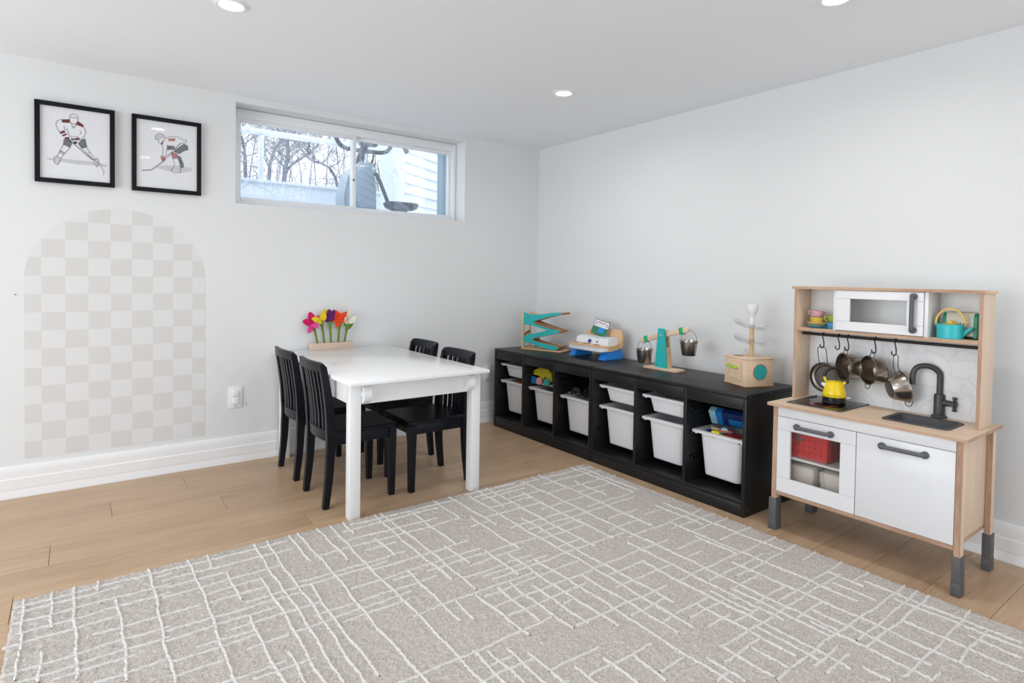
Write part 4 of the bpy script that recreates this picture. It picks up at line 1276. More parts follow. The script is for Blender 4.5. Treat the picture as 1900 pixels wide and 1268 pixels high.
# local +y points away from the camera side
zig(.018, .022, M['teal'], 'front_panel')
zig(.0221, .032, M['toy_wood'], 'front_board')
zig(.105, .117, M['toy_wood'], 'rear_panel')
obj('base_board', MB().box(-.008, .325, 0, .14, .0, .010, .003), M['toy_wood'], t, local=True)
for y in (.019, .108):
    obj('post', MB().box(-.009, .004, y - .004, y + .012, .010, .267, .002), M['toy_wood'], t, local=True)
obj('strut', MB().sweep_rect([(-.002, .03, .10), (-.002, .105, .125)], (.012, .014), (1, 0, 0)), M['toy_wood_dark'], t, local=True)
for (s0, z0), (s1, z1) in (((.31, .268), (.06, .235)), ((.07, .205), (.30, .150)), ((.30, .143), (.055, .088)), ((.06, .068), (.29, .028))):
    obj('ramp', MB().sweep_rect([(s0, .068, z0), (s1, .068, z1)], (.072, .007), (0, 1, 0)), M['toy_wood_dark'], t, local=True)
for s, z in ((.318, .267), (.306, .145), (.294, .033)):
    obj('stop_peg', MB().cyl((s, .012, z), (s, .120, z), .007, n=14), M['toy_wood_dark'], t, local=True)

# ------------------------------------------------------------------ toy piano with songbook
t = thing('toy_piano', 'white and wooden toy piano on blue feet on the storage top', 'toy', (-.16, -.83, UH), 0)
for y in (-.686, -.962):
    q = MB().prism([(-.250, .0), (-.085, 0), (-.080, .03), (-.098, .062), (-.120, .066), (-.215, .045)], lambda x, z: (x, y - .026, UH + z), lambda x, z: (x, y + .026, UH + z)).bevel(.006, 2)
    obj('foot', q, M['blue'], t)
q = MB().loft([rrect(-.215, -.835, z, hx, hy, r) for z, hx, hy, r in ((UH + .050, .060, .155, .03), (UH + .054, .064, .162, .032), (UH + .078, .066, .164, .034))])
obj('keyboard_case', q, M['white_plastic'], t)
q = MB().loft([rrect(-.216, -.835, z, hx, hy, r) for z, hx, hy, r in ((UH + .0785, .067, .165, .034), (UH + .086, .066, .164, .034), (UH + .088, .062, .160, .03))])
kb = obj('key_board', q, M['toy_wood'], t)
q = MB()
for k in range(11):
    y = -.70 - k * .027
    q.box(-.281, -.235, y - .0118, y + .0118, UH + .0875, UH + .0915, .001)
obj('keys', q, M['toy_wood_pale'], kb)
q = MB()
for k in (0, 1, 3, 4, 5, 7, 8):
    y = -.7135 - k * .027
    q.box(-.262, -.234, y - .006, y + .006, UH + .0912, UH + .0945, .001)
obj('black_keys', q, M['toy_wood_dark'], kb)
q = MB().prism([(-.222, .088), (-.210, .128), (-.17, .136), (-.12, .136), (-.12, .070), (-.222, .075)], lambda x, z: (x, -.985, UH + z), lambda x, z: (x, -.695, UH + z)).bevel(.012, 3)
obj('console', q, M['white_plastic'], t)
obj('button', MB().cyl((-.217, -.825, UH + .107), (-.223, -.825, UH + .109), .012, n=24), M['navy'], t)
obj('knob', MB().cyl((-.217, -.893, UH + .107), (-.221, -.893, UH + .109), .006, n=16), M['taupe'], t)
bx = lambda x, z: -.118 + (z - .075) * .22
poly = [(-.660, .075), (-.665, .125), (-.690, .165), (-.720, .182), (-.85, .186), (-.965, .186), (-.995, .175), (-1.010, .13), (-1.012, .075)]
q = MB().prism(poly, lambda y, z: (bx(0, z) - .006, y, UH + z), lambda y, z: (bx(0, z) + .006, y, UH + z)).bevel(.003, 2)
obj('music_board', q, M['toy_wood'], t)
for y in (-.679, -.995):
    obj('side_arm', MB().sweep_rect([(-.225, y, UH + .070), (-.15, y, UH + .075), (-.09, y, UH + .10)], (.014, .03), (0, 1, 0)), M['toy_wood'], t)
# songbook leaning on the board
t = thing('songbook', 'small songbook with teal and blue cover standing on the toy piano', 'book', (-.15, -.84, UH + .136))
RB = Matrix.Rotation(.30, 3, 'Y') @ Matrix.Rotation(.16, 3, 'X')
cb = Vector((-.132, -.838, UH + .189))
obj('pages', MB().obox(cb, (.006, .142, .098), RB, .001), M['paper'], t)
M['cover_dark'] = mat('cover_border', srgb(52, 60, 66), 0.5, vary=0.1)
M['cover_green'] = mat('cover_green', srgb(46, 140, 120), 0.5, color2=srgb(60, 110, 60), scale=60)
cvr = obj('cover', MB().obox(cb + RB @ Vector((-.0034, 0, 0)), (.001, .146, .102), RB), M['cover_dark'], t)
obj('cover_print', MB().obox(cb + RB @ Vector((-.0041, 0, .025)), (.0006, .136, .044), RB), M['paper'], cvr)
obj('cover_print', MB().obox(cb + RB @ Vector((-.0041, 0, -.022)), (.0006, .136, .050), RB), M['cover_green'], cvr)
obj('cover_print', MB().obox(cb + RB @ Vector((-.0046, -.012, -.015)), (.0006, .045, .034), RB, .0), M['blue'], cvr)
q = MB()
for k in range(7):
    q.obox(cb + RB @ Vector((-.0047, .032 - .010 * k, .032 + .003 * math.sin(k * 1.3))), (.0005, .006, .008), RB)
obj('cover_print', q, M['red'], cvr)
q = MB()
for dy, dz in ((.048, .020), (.053, .030), (-.046, .028), (-.054, .018)):
    q.obox(cb + RB @ Vector((-.0047, dy, dz)), (.0005, .004, .016), RB)
obj('cover_print', q, M['toy_navy'], cvr)

# ------------------------------------------------------------------ balance scale with two steel buckets
sx, sy = -.212, -1.425
t = thing('balance_scale', 'teal and wooden toy balance scale on the storage top', 'toy', (sx, sy, UH))
q = MB().loft([rrect(sx, sy, UH + z, .042 - d, .120 - d, .008) for z, d in ((0, .001), (.002, 0), (.010, 0), (.012, .002))])
obj('base_board', q, M['toy_wood_pale'], t)
tow = [(-.044, .012), (.041, .012), (.022, .236), (-.022, .236)]
obj('front_panel', MB().prism(tow, lambda y, z: (sx - .024, sy + y + .004, UH + z), lambda y, z: (sx - .016, sy + y + .004, UH + z)).bevel(.002, 1), M['teal'], t)
tw2 = [(-.044, .012), (.041, .012), (.021, .224), (-.021, .224)]
obj('rear_panel', MB().prism(tw2, lambda y, z: (sx + .014, sy + y + .004, UH + z), lambda y, z: (sx + .024, sy + y + .004, UH + z)).bevel(.002, 1), M['toy_wood'], t)
obj('side_slat', MB().sweep_rect([(sx, sy - .038, UH + .012), (sx, sy - .026, UH + .13)], (.03, .008), (1, 0, 0)).sweep_rect([(sx, sy + .042, UH + .012), (sx, sy + .03, UH + .13)], (.03, .008), (1, 0, 0)), M['toy_wood'], t)
bd = Vector((0, -.343, .093)).normalized()
bc = Vector((sx, sy + .004, UH + .198))
up = Vector((0, bd.z, -bd.y)) if bd.y < 0 else Vector((0, -bd.z, bd.y))
RBm = Matrix((Vector((1, 0, 0)), bd, Vector((1, 0, 0)).cross(bd))).transposed()
bm_ = obj('beam', MB().obox(bc, (.012, .352, .030), RBm, .006, 3), M['toy_wood_pale'], t)
for s in (-.130, .128):
    obj('clip', MB().obox(bc + bd * s, (.024, .024, .038), RBm, .004), M['green_clip'], t)
    obj('clip_hook', MB().tube(arc(bc + bd * (s + (.018 if s > 0 else -.018)) - Vector((0, 0, .016)), .008, PI, 2 * PI, 8, (0, 1, 0), (0, 0, 1)), .002, 6), M['green_clip'], t)
obj('pivot_pin', MB().cyl((sx - .027, bc.y, bc.z), (sx + .027, bc.y, bc.z), .006, n=14), M['toy_wood'], t)
for z in (.028,):
    for y in (-.024, .024):
        obj('screw', MB().cyl((sx - .024, sy + y + .004, UH + z), (sx - .0255, sy + y + .004, UH + z), .003, n=8), M['steel'], t)


def bucket(cy, zt, zb, ht, label):
    c = (sx - .004, cy)
    t = thing('bucket', label, 'bucket', (c[0], c[1], zb), 0, 'steel buckets on the balance scale')
    h = zt - zb
    q = MB().lathe([(.001, 0), (.036, 0), (.038, .003), (.047, h - .004), (.052, h - .003), (.052, h), (.046, h), (.0365, .004), (.001, .003)], (c[0], c[1], zb), 36)
    obj('pail', q, M['steel'], t)
    pts = [(c[0], c[1] + .051 * math.cos(a), zt - .004 + (ht - zt + .004) * (math.sin(a) ** .7)) for a in [PI * i / 20 for i in range(21)]]
    obj('handle', MB().tube(pts, .0013, 6), M['wire'], t)
    for s in (-1, 1):
        obj('ear', MB().cyl((c[0], c[1] + s * .047, zt - .006), (c[0], c[1] + s * .055, zt - .006), .004, n=10), M['steel'], t)


pl_ = bc + bd * -.150
pr_ = bc + bd * .150
bucket(-1.285, .664, .582, .718, 'left steel bucket hanging low from the balance scale')
bucket(-1.597, .742, .662, .800, 'right steel bucket hanging high from the balance scale')

# ------------------------------------------------------------------ wooden activity box with marble spiral
A = math.radians(20)
hx = .082
Fc = Vector((-.308, -2.0, 0))
ca, sa = math.cos(A), math.sin(A)
# local x runs along the right side face (front corner to right corner), local y along the left face
ux, uy = Vector((ca, -sa, 0)), Vector((sa, ca, 0))
cbx = Fc + ux * hx + uy * hx
t = thing('activity_box', 'wooden activity cube with lime handle and clear marble spiral on the storage top', 'toy', (cbx.x, cbx.y, UH), -A)
hb = .138
obj('cube', MB().box(-hx, hx, -hx, hx, .004, hb - .006, .003), M['toy_wood_pale'], t, local=True)
obj('base_plate', MB().box(-hx - .003, hx + .003, -hx - .003, hx + .003, 0, .0045, .001), M['toy_wood'], t, local=True)
obj('lid', MB().box(-hx - .003, hx + .003, -hx - .003, hx + .003, hb - .0065, hb, .002), M['toy_wood_pale'], t, local=True)
q = MB().box(-hx - .0012, -hx + .001, -.052, .040, .022, .118, .008, 1)
d_ = obj('door', MB().loft([[Vector((-hx - .0008, p.x, p.y + .07)) for p in rrect(-.006, 0, 0, .046, .047, .010)], [Vector((-hx - .0045, p.x, p.y + .07)) for p in rrect(-.006, 0, 0, .046, .047, .010)]]), M['toy_wood'], t, local=True)
obj('door_panel', MB().loft([[Vector((-hx - .0044, p.x, p.y + .07)) for p in rrect(-.006, 0, 0, .0435, .0445, .009)], [Vector((-hx - .0050, p.x, p.y + .07)) for p in rrect(-.006, 0, 0, .0435, .0445, .009)]]), M['toy_wood_pale'], d_, local=True)
obj('door_handle', MB().tube(bez([(-hx - .004, .045, .093), (-hx - .016, .040, .094), (-hx - .020, .01, .090), (-hx - .020, -.02, .088), (-hx - .006, -.026, .088)], 4), .0055, 10), M['lime'], d_, local=True)
q = MB()
for k in range(6):
    q.cyl((-hx - .004, .024 - .011 * k, .033 - .002 * (k in (2, 3))), (-hx - .0058, .024 - .011 * k, .033 - .002 * (k in (2, 3))), .002, n=8)
obj('door_dots', q, M['slot'], d_, local=True)
q = MB().lathe([(.001, 0), (.040, 0), (.040, .002), (.001, .002)], (-.0, -hx + .0005, .070), 36, (0, -1, 0))
w_ = obj('round_window', q, M['toy_wood_dark'], t, local=True)
for k in range(3):
    x0_ = -.036 + .0245 * k
    pts = []
    for i in range(9):
        x = x0_ + .0225 * i / 8
        pts.append((x, math.sqrt(max(0, .036 ** 2 - x * x))))
    poly = [(x, z) for x, z in pts] + [(x, -z) for x, z in reversed(pts)]
    poly = [(a, c) for i, (a, c) in enumerate(poly) if i == 0 or (a, c) != poly[i - 1]]
    if abs(poly[0][1] - poly[-1][1]) < 1e-6:
        poly = poly[:-1]
    obj('felt_flap', MB().prism(poly, lambda a, c: (a, -hx - .0018, .070 + c), lambda a, c: (a, -hx - .0036, .070 + c)), M['teal'], w_, local=True, smooth=False)
obj('top_hole', MB().lathe([(.001, 0), (.026, 0), (.026, .0008), (.001, .0008)], (-.040, .030, hb), 28), M['toy_wood_dark'], t, local=True)
px, py = .020, .010
obj('pole', MB().cyl((px, py, hb), (px, py, hb + .170), .0115, n=24), M['toy_wood'], t, local=True)
q = MB().lathe([(.0125, .155), (.0125, .178), (.012, .195), (.015, .205), (.026, .222), (.030, .245), (.0305, .262), (.029, .262), (.027, .245), (.02, .226), (.008, .208), (.006, .2)], (px, py, hb), 32)
obj('funnel', q, M['white_plastic'], t, local=True)
Aw = Matrix.Rotation(A, 3, 'Z')   # world direction into box space
tilt_ax = Aw @ Vector((.30, -.95, 0))
for z0, nm in ((.160, 'spiral_ramp'), (.083, 'spiral_ramp')):
    q = MB()
    nrm = (Vector((0, 0, 1)) + tilt_ax * .21).normalized()
    q.lathe([(.013, .004), (.014, .000), (.05, -.006), (.075, -.004), (.086, .006), (.090, .016), (.0915, .016), (.088, .004), (.076, -.0065), (.05, -.0085), (.013, -.003)], (px, py, hb + z0 - .01), 48, nrm, closed=True)
    obj(nm, q, M['clear'], t, local=True)
    obj('ramp_collar', MB().lathe([(.0118, -.012), (.0135, -.012), (.0135, .012), (.0118, .012)], (px, py, hb + z0 - .01), 24, closed=True), M['clear'], t, local=True)
q = MB().lathe([(.030, .0), (.034, .0), (.036, .006), (.034, .006)], (px - .01, py - .01, hb + .018), 30, (Vector((0, 0, 1)) + tilt_ax * .4).normalized(), closed=True)
obj('spiral_ramp', q, M['clear'], t, local=True)

# ------------------------------------------------------------------ play kitchen
KX, KY = -.32, -2.588
WZ = .553
t = thing('play_kitchen', 'birch and white toy kitchen with sink, hob and microwave against right wall', 'play kitchen', (KX, KY, 0))
K = t
WT = .013
sx0, sx1, sy0, sy1 = -.415, -.258, -2.855, -2.655     # hole for the sink bowl
wx0, wx1, wy0, wy1 = -.507, -.132, -2.947, -2.229
b = MB()
for a in ((wx0, sx0, wy0, wy1), (sx1, wx1, wy0, wy1), (sx0, sx1, wy0, sy0), (sx0, sx1, sy1, wy1)):
    b.box(a[0], a[1], a[2], a[3], WZ - WT, WZ)
bmesh.ops.remove_doubles(b.bm, verts=b.bm.verts[:], dist=1e-5)
wt = obj('worktop', b, M['ply'], t, smooth=False)
b = MB().box(wx0 - .0008, wx0 + .001, wy0, wy1, WZ - WT + .0006, WZ - .0008).box(wx0, wx1, wy0 - .0008, wy0 + .001, WZ - WT + .0006, WZ - .0008)
obj('edge_band', b, M['ply_edge'], wt)


def leg(x0, x1, y0, y1, z1, fx0, fx1, fy0, fy1, ez):
    o = obj('leg', MB().box(x0, x1, y0, y1, .13, z1, .0012), M['ply_v'], K)
    obj('edge_band', MB().box(x0 - .0006, x0 + .001, y0 + .0008, y1 - .0008, .13, z1), M['ply_edge_v'], o)
    q = MB().box(fx0, fx1, fy0, fy1, .0, .138, .002).box(fx0 + .0015, fx1 - .0015, fy0 + .0015, fy1 - .0015, .045, .0465, .0)
    f = obj('foot_cap', q, M['foot'], K)
    q2 = MB().box(fx0 - .0006, fx1 + .0006, fy0 - .0006, fy1 + .0006, .0, .046, .001)
    obj('foot_sleeve', q2, M['foot'], f)
    return o


zt = WZ - WT - .0005
leg(-.488, -.453, -2.931, -2.911, zt, -.492, -.447, -2.934, -2.907, 0)
leg(-.488, -.453, -2.267, -2.247, zt, -.492, -.447, -2.271, -2.238, 0)
leg(-.170, -.136, -2.931, -2.911, zt, -.174, -.128, -2.934, -2.907, 0)
leg(-.170, -.136, -2.267, -2.247, zt, -.174, -.128, -2.271, -2.238, 0)
for y in (-2.9105, -2.2795):
    obj('side_panel', MB().box(-.478, -.140, y, y + .012, .172, zt, .0008), M['ply_v'], t)
obj('base_board', MB().box(-.488, -.14, -2.9105, -2.2675, .157, .1715, .001), M['ply_edge'], t)
obj('back_panel', MB().box(-.148, -.1405, -2.898, -2.268, .1725, zt), M['white_paint'], t)
obj('partition', MB().box(-.470, -.149, -2.593, -2.581, .1725, zt), M['white_paint'], t)
obj('inner_shelf', MB().box(-.470, -.149, -2.5805, -2.268, .320, .328), M['white_paint'], t)
obj('front_rail', MB().box(-.489, -.474, -2.9095, -2.2685, .4985, zt, .0012), M['white_lacquer'], t)


def bar_handle(parent, x, c0, c1, vertical=False):
    """grey bar handle between two round bosses on a front at x"""
    q = MB()
    P0, P1 = Vector(c0), Vector(c1)
    for p in (P0, P1):
        q.lathe([(.0125, 0), (.0130, .002), (.0130, .009), (.0115, .012), (.001, .0125)], p, 24, (-1, 0, 0))
    d = (P1 - P0).normalized()
    off = Vector((-.020, 0, 0))
    q.tube(bez([P0 + Vector((-.008, 0, 0)), P0 + off * .75 + d * .002, P0 + off + d * .014, P1 + off - d * .014, P1 + off * .75 - d * .002, P1 + Vector((-.008, 0, 0))], 5), .0078, 12)
    return obj('handle', q, M['grey_handle'], parent)


def panel_door(parent, x0, x1, y0, y1, z0, z1, gy0, gy1, gz0, gz1):
    """framed door: top and bottom rails run through, stiles between, pane in the middle"""
    g = .0007
    b = MB()
    b.box(x0, x1, y0, y1, gz1 + g, z1, .0008, 1).box(x0, x1, y0, y1, z0, gz0 - g, .0008, 1)
    b.box(x0, x1, y0, gy0, gz0, gz1, .0008, 1).box(x0, x1, gy1, y1, gz0, gz1, .0008, 1)
    return obj('door', b, M['white_lacquer'], parent)


dx0, dx1 = -.4895, -.4755
d = panel_door(t, dx0, dx1, -2.586, -2.2685, .1735, .4965, -2.528, -2.325, .236, .441)
obj('pane', MB().box(-.4795, -.4775, -2.527, -2.326, .237, .440), M['pane_grey'], d)
bar_handle(d, dx0, (dx0, -2.354, .4665), (dx0, -2.492, .4665))
d = obj('door', MB().box(dx0, dx1, -2.9090, -2.5885, .1735, .4965, .0012), M['white_lacquer'], t)
bar_handle(d, dx0, (dx0, -2.679, .4665), (dx0, -2.819, .4665))

# hob
h = obj('hob', MB().box(-.447, -.158, -2.507, -2.286, WZ + .0003, WZ + .004, .001), M['hob'], t)
b = MB()
for a in ((-.449, -.445, -2.509, -2.284), (-.160, -.156, -2.509, -2.284), (-.445, -.160, -2.509, -2.505), (-.445, -.160, -2.288, -2.284)):
    b.box(a[0], a[1], a[2], a[3], WZ + .0003, WZ + .0048, .0005)
obj('hob_frame', b, M['foot'], h)
for (x, y, r) in ((-.37, -2.40, .055), (-.235, -2.40, .045)):
    q = MB().lathe([(r, 0), (r, .0003), (r * .62, .0003), (r * .62, 0)], (x, y, WZ + .0041), 40, closed=True)
    obj('burner_ring', q, M['hob_ring'], h)

# sink: flange lying on the worktop and a bowl hanging in the hole
cx, cy = (sx0 + sx1) / 2, (sy0 + sy1) / 2
lo = [rrect(cx, cy, WZ + .0005, .092, .112, .022), rrect(cx, cy, WZ + .0045, .090, .110, .022), rrect(cx, cy, WZ + .0050, .080, .101, .02), rrect(cx, cy, WZ + .0030, .074, .096, .02), rrect(cx, cy, WZ - .045, .063, .085, .022), rrect(cx, cy, WZ - .052, .054, .076, .02)]
obj('sink', MB().loft(lo, cap0=False), M['sink'], t, ang=50)

# tap
tp = Vector((-.200, -2.765, WZ))
q = MB().lathe([(.001, .0005), (.0265, .0005), (.0265, .006), (.022, .0105), (.0185, .012), (.0185, .086), (.016, .092), (.001, .092)], tp, 32)
tap = obj('tap', q, M['tap'], t)
sd = Vector((-.42, .91, 0)).normalized()
q = MB().tube(bez([tp + Vector((0, 0, .088)), tp + Vector((0, 0, .158)), tp + Vector((0, 0, .176)) + sd * .004, tp + Vector((0, 0, .193)) + sd * .022, tp + Vector((0, 0, .199)) + sd * .05, tp + Vector((0, 0, .190)) + sd * .076, tp + Vector((0, 0, .165)) + sd * .088, tp + Vector((0, 0, .122)) + sd * .090], 6), .0105, 16)
obj('spout', q, M['tap'], tap)
v0 = tp + Vector((0, -.015, .060))
vd = Vector((-.12, -.99, 0)).normalized()
q = MB().cyl(v0, v0 + vd * .026, .0125, .0105, n=20).cyl(v0 + vd * .024, v0 + vd * .036, .0085, n=20)
obj('valve', q, M['tap'], tap)
q = MB().lathe([(.001, 0), (.013, 0), (.0135, .003), (.012, .008), (.001, .009)], v0 + vd * .034, 24, vd)
s_ = vd.cross(Vector((0, 0, 1))).normalized()
for w_ in (Vector((0, 0, 1)), s_):
    q.cyl(v0 + vd * .036 - w_ * .026, v0 + vd * .036 + w_ * .026, .0055, n=12)
    for sg in (-1, 1):
        q.lathe([(.001, 0), (.0075, 0), (.0075, .006), (.001, .006)], v0 + vd * .036 + w_ * sg * .021, 14, w_ * sg)
obj('cross_knob', q, M['tap'], tap)

# hutch
HX0, HX1 = -.318, -.186
for y0_ in (-2.9265, -2.2495):
    o = obj('upright', MB().box(HX0, HX1, y0_, y0_ + .0125, WZ + .0003, 1.0440, .0008), M['ply_v'], t)
    obj('edge_band', MB().box(HX0 - .0007, HX0 + .001, y0_ + .0006, y0_ + .0119, WZ + .001, 1.0440), M['ply_edge_v'], o)
o = obj('top_board', MB().box(HX0 - .006, HX1 + .003, -2.9345, -2.2285, 1.0442, 1.0565, .0008), M['ply'], t)
obj('edge_band', MB().box(HX0 - .0068, HX0 - .005, -2.934, -2.229, 1.0446, 1.0560), M['ply_edge'], o)
o = obj('shelf', MB().box(HX0 + .001, HX1 - .008, -2.9138, -2.2372, .8595, .8720, .0006), M['ply'], t)
obj('edge_band', MB().box(HX0 + .0003, HX0 + .002, -2.9134, -2.2376, .8600, .8715), M['ply_edge'], o)
obj('upper_back', MB().box(HX1 - .0075, HX1 - .003, -2.9138, -2.2372, .8725, 1.0438), M['white_paint'], t)
# marbled splashback
mm = bpy.data.materials.new('marble_print')
mm.use_nodes = True
nt = mm.node_tree
bs = nt.nodes['Principled BSDF']
bs.inputs['Roughness'].default_value = .3
tc = nt.nodes.new('ShaderNodeTexCoord')
n1 = nt.nodes.new('ShaderNodeTexNoise')
n1.inputs['Scale'].default_value = 5
n1.inputs['Detail'].default_value = 7
n1.inputs['Distortion'].default_value = 1.6
cr = nt.nodes.new('ShaderNodeValToRGB')
e = cr.color_ramp.elements
e[0].position, e[0].color = .46, srgb(238, 239, 240)
e[1].position, e[1].color = .54, srgb(238, 239, 240)
k_ = cr.color_ramp.elements.new(.50)
k_.color = srgb(226, 227, 229)
nt.links.new(tc.outputs['Object'], n1.inputs['Vector'])
nt.links.new(n1.outputs['Fac'], cr.inputs['Fac'])
nt.links.new(cr.outputs['Color'], bs.inputs['Base Color'])
obj('splashback', MB().box(HX1 - .0065, HX1 - .003, -2.9138, -2.2372, WZ + .0005, .8592), mm, t, smooth=False)
# microwave
for y0_ in (-2.7555, -2.4185):
    obj('microwave_side', MB().box(HX0 + .003, HX1 - .008, y0_, y0_ + .0125, .8722, 1.0440, .0006), M['white_lacquer'], t)
mx0, mx1 = HX0 - .003, HX0 + .007
d = panel_door(t, mx0, mx1, -2.7415, -2.4195, .8745, 1.0425, -2.6845, -2.475, .9135, 1.0080)
obj('pane', MB().box(HX0 + .0015, HX0 + .0035, -2.684, -2.4755, .914, 1.0075), M['pane_grey'], d)
bar_handle(d, mx0, (mx0, -2.709, 1.0265), (mx0, -2.709, .8965))
# rod
RZ_, RX_ = .8440, -.262
rod = obj('rod', MB().cyl((RX_, -2.9136, RZ_), (RX_, -2.2374, RZ_), .0062, n=18), M['black_metal'], t)

# ------------------------------------------------------------------ hooks and hanging pans
def hook(y, label):
    t = thing('hook', label, 'hook', (RX_, y, .785), 0, 'black hooks on the rod')
    c1 = Vector((RX_, y, RZ_))
    top = arc(c1, .0083, -PI * .05, PI * .95, 10, (1, 0, 0), (0, 0, 1))
    # the shank leaves the front of the rod, runs down and curls up towards the viewer
    top = [Vector((2 * RX_ - p.x, p.y, p.z)) for p in reversed(top)]
    pts = [Vector((RX_ + .0083, y, RZ_ - .003))] + [Vector((RX_ + .0083 * math.cos(a), y, RZ_ + .0083 * math.sin(a))) for a in [PI * i / 9 for i in range(10)]]
    pts += [Vector((RX_ - .0083, y, RZ_ - .010)), Vector((RX_ - .005, y - .002, RZ_ - .022)), Vector((RX_ - .002, y - .003, RZ_ - .036))]
    pts += [Vector((RX_ - .002, y + .005 - .008 * math.cos(a), .793 - .008 * math.sin(a))) for a in [PI * i / 8 for i in range(9)]]
    pts += [Vector((RX_ - .002, y + .013, .801))]
    obj('wire', MB().tube(pts, .0024, 8), M['black_metal'], t)


for i, (y, lab) in enumerate(((-2.343, 'first black hook on the rod, holding the frying pan'), (-2.409, 'second black hook on the rod, hanging empty'), (-2.447, 'third black hook on the rod, holding the colander'), (-2.554, 'fourth black hook on the rod, holding the deep pot'), (-2.629, 'fifth black hook on the rod, holding the saute pan'))):
    hook(y, lab)


def loop_handle(b, c, u, v, w, h, r=.0016):
    """wire loop: feet at c +- u*w, top at c + v*h"""
    c, u, v = Vector(c), Vector(u).normalized(), Vector(v).normalized()
    return b.tube([c + u * w * math.cos(a) + v * h * math.sin(a) ** .8 for a in [PI * i / 14 for i in range(15)]], r, 7)


def pan(name, c, axis, r, rb, depth, label, mt, holes=False):
    """open vessel: rim centre c, axis points from rim into the vessel"""
    t = thing(name, label, 'toy pan', c, 0, 'toy pans hanging from the rod')
    q = MB().lathe([(r + .004, -.001), (r + .004, .001), (r, .002), (r * .985, .008), (rb + (r - rb) * .12, depth - .006), (rb * .96, depth), (.001, depth), (.001, depth - .0012), (rb * .94, depth - .0014), (rb + (r - rb) * .12 - .0014, depth - .007), (r * .985 - .0014, .008), (r - .0014, -.001)], c, 44, axis, cap0=False, cap1=False, closed=True)
    o = obj('bowl', q, mt, t)
    return t, o


# frying pan facing out
c = Vector((-.236, -2.335, .651))
t, o = pan('frying_pan', c, (.98, -.12, 0), .063, .050, .018, 'dark toy frying pan hanging at the left end of the rod', M['steel_dark'])
M['nonstick'] = mat('grey_nonstick', srgb(104, 100, 99), .45, .3, vary=.05)
ax = Vector((.98, -.12, 0)).normalized()
obj('coating', MB().lathe([(.001, 0), (.048, 0), (.048, .0005), (.001, .0005)], c + ax * .0162, 36, -ax), M['nonstick'], o)
q = MB().tube(bez([c + Vector((-.001, .0185, .058)), c + Vector((-.012, .0185, .085)), c + Vector((-.022, .0180, .125)), c + Vector((-.024, .010, .137)), c + Vector((-.024, -.002, .1395)), c + Vector((-.024, -.012, .137)), c + Vector((-.022, -.0190, .125)), c + Vector((-.012, -.0185, .085)), c + Vector((-.001, -.0185, .058))], 4), .0017, 7)
obj('handle', q, M['wire'], t)

# colander and pot, openings turned to the left
ax = Vector((.80, -.60, 0)).normalized()
side = Vector((-ax.y, ax.x, 0))
c = Vector((-.273, -2.434, .714))
t, o = pan('colander', c, ax, .057, .053, .050, 'perforated steel toy colander hanging second on the rod', M['steel'])
q = MB()
for ring, (hh, k) in enumerate(((.020, 14), (.032, 13), (.044, 12))):
    for i in range(k):
        a = 2 * PI * (i + .5 * (ring % 2)) / k
        rr = .057 - (.057 - .053) * hh / .050
        rad = side * math.cos(a) + Vector((0, 0, 1)) * math.sin(a)
        p = c + ax * hh + rad * (rr + .0002)
        q.cyl(p - rad * .0022, p + rad * .0006, .0022, n=8)
obj('holes', q, M['slot'], o)['kind'] = 'stuff'
b_ = loop_handle(MB(), c + Vector((.004, -.007, .055)), side, (0, -.05, 1), .015, .023)
obj('handle', b_, M['wire'], t)
obj('handle', loop_handle(MB(), c - Vector((0, 0, .057)), side, (-.12, 0, -1), .014, .018), M['wire'], t)
c = Vector((-.275, -2.535, .713))
t, o = pan('stock_pot', c, ax, .057, .054, .052, 'deep steel toy pot hanging third on the rod', M['steel'])
obj('handle', loop_handle(MB(), c + Vector((.006, -.010, .055)), side, (0, -.12, 1), .016, .024), M['wire'], t)
obj('handle', loop_handle(MB(), c - Vector((0, 0, .057)), side, (-.10, .1, -1), .016, .020), M['wire'], t)
# saute pan showing its base
ax = Vector((-.66, .70, -.22)).normalized()
c = Vector((-.228, -2.650, .658))
t, o = pan('saute_pan', c, ax, .061, .040, .054, 'steel toy saute pan with its base turned out, beside the tap', M['steel'])
obj('base_disc', MB().lathe([(.001, 0), (.030, 0), (.032, .001), (.032, .0012), (.001, .0012)], c + ax * .0542, 36, ax), M['steel_dark'], o)
q = MB().tube(bez([c + Vector((-.012, .026, .050)), c + Vector((-.034, .027, .085)), c + Vector((-.037, .026, .124)), c + Vector((-.038, .018, .131)), c + Vector((-.037, .010, .124)), c + Vector((-.034, .010, .085)), c + Vector((-.008, .008, .056))], 4), .0015, 7)
obj('handle', q, M['wire'], t)
obj('handle', loop_handle(MB(), c + Vector((.006, -.018, -.055)), (.7, -.7, 0), (-.1, -.05, -1), .014, .022), M['wire'], t)

# ------------------------------------------------------------------ yellow kettle on the hob
ka = math.atan2(.91, -.416)
t = thing('toy_kettle', 'yellow toy kettle with black handle standing on the hob', 'toy kettle', (-.312, -2.418, WZ + .0052), ka)
obj('base', MB().lathe([(.001, 0), (.044, 0), (.046, .003), (.046, .010), (.0445, .012), (.0445, .030), (.001, .030)], (0, 0, 0), 36), M['kettle_black'], t, local=True)
body = obj('body', MB().lathe([(.044, .0302), (.0455, .033), (.0445, .045), (.039, .068), (.0325, .086), (.0310, .089), (.001, .089)], (0, 0, 0), 36), M['yellow'], t, local=True)
obj('lid', MB().lathe([(.030, .0892), (.029, .0935), (.022, .097), (.001, .098)], (0, 0, 0), 30), M['yellow'], t, local=True)
q = MB().loft([[(.028, -.012, .060), (.028, .012, .060), (.026, .009, .085), (.026, -.009, .085)], [(.050, -.003, .078), (.050, .003, .078), (.049, .003, .086), (.049, -.003, .086)]])
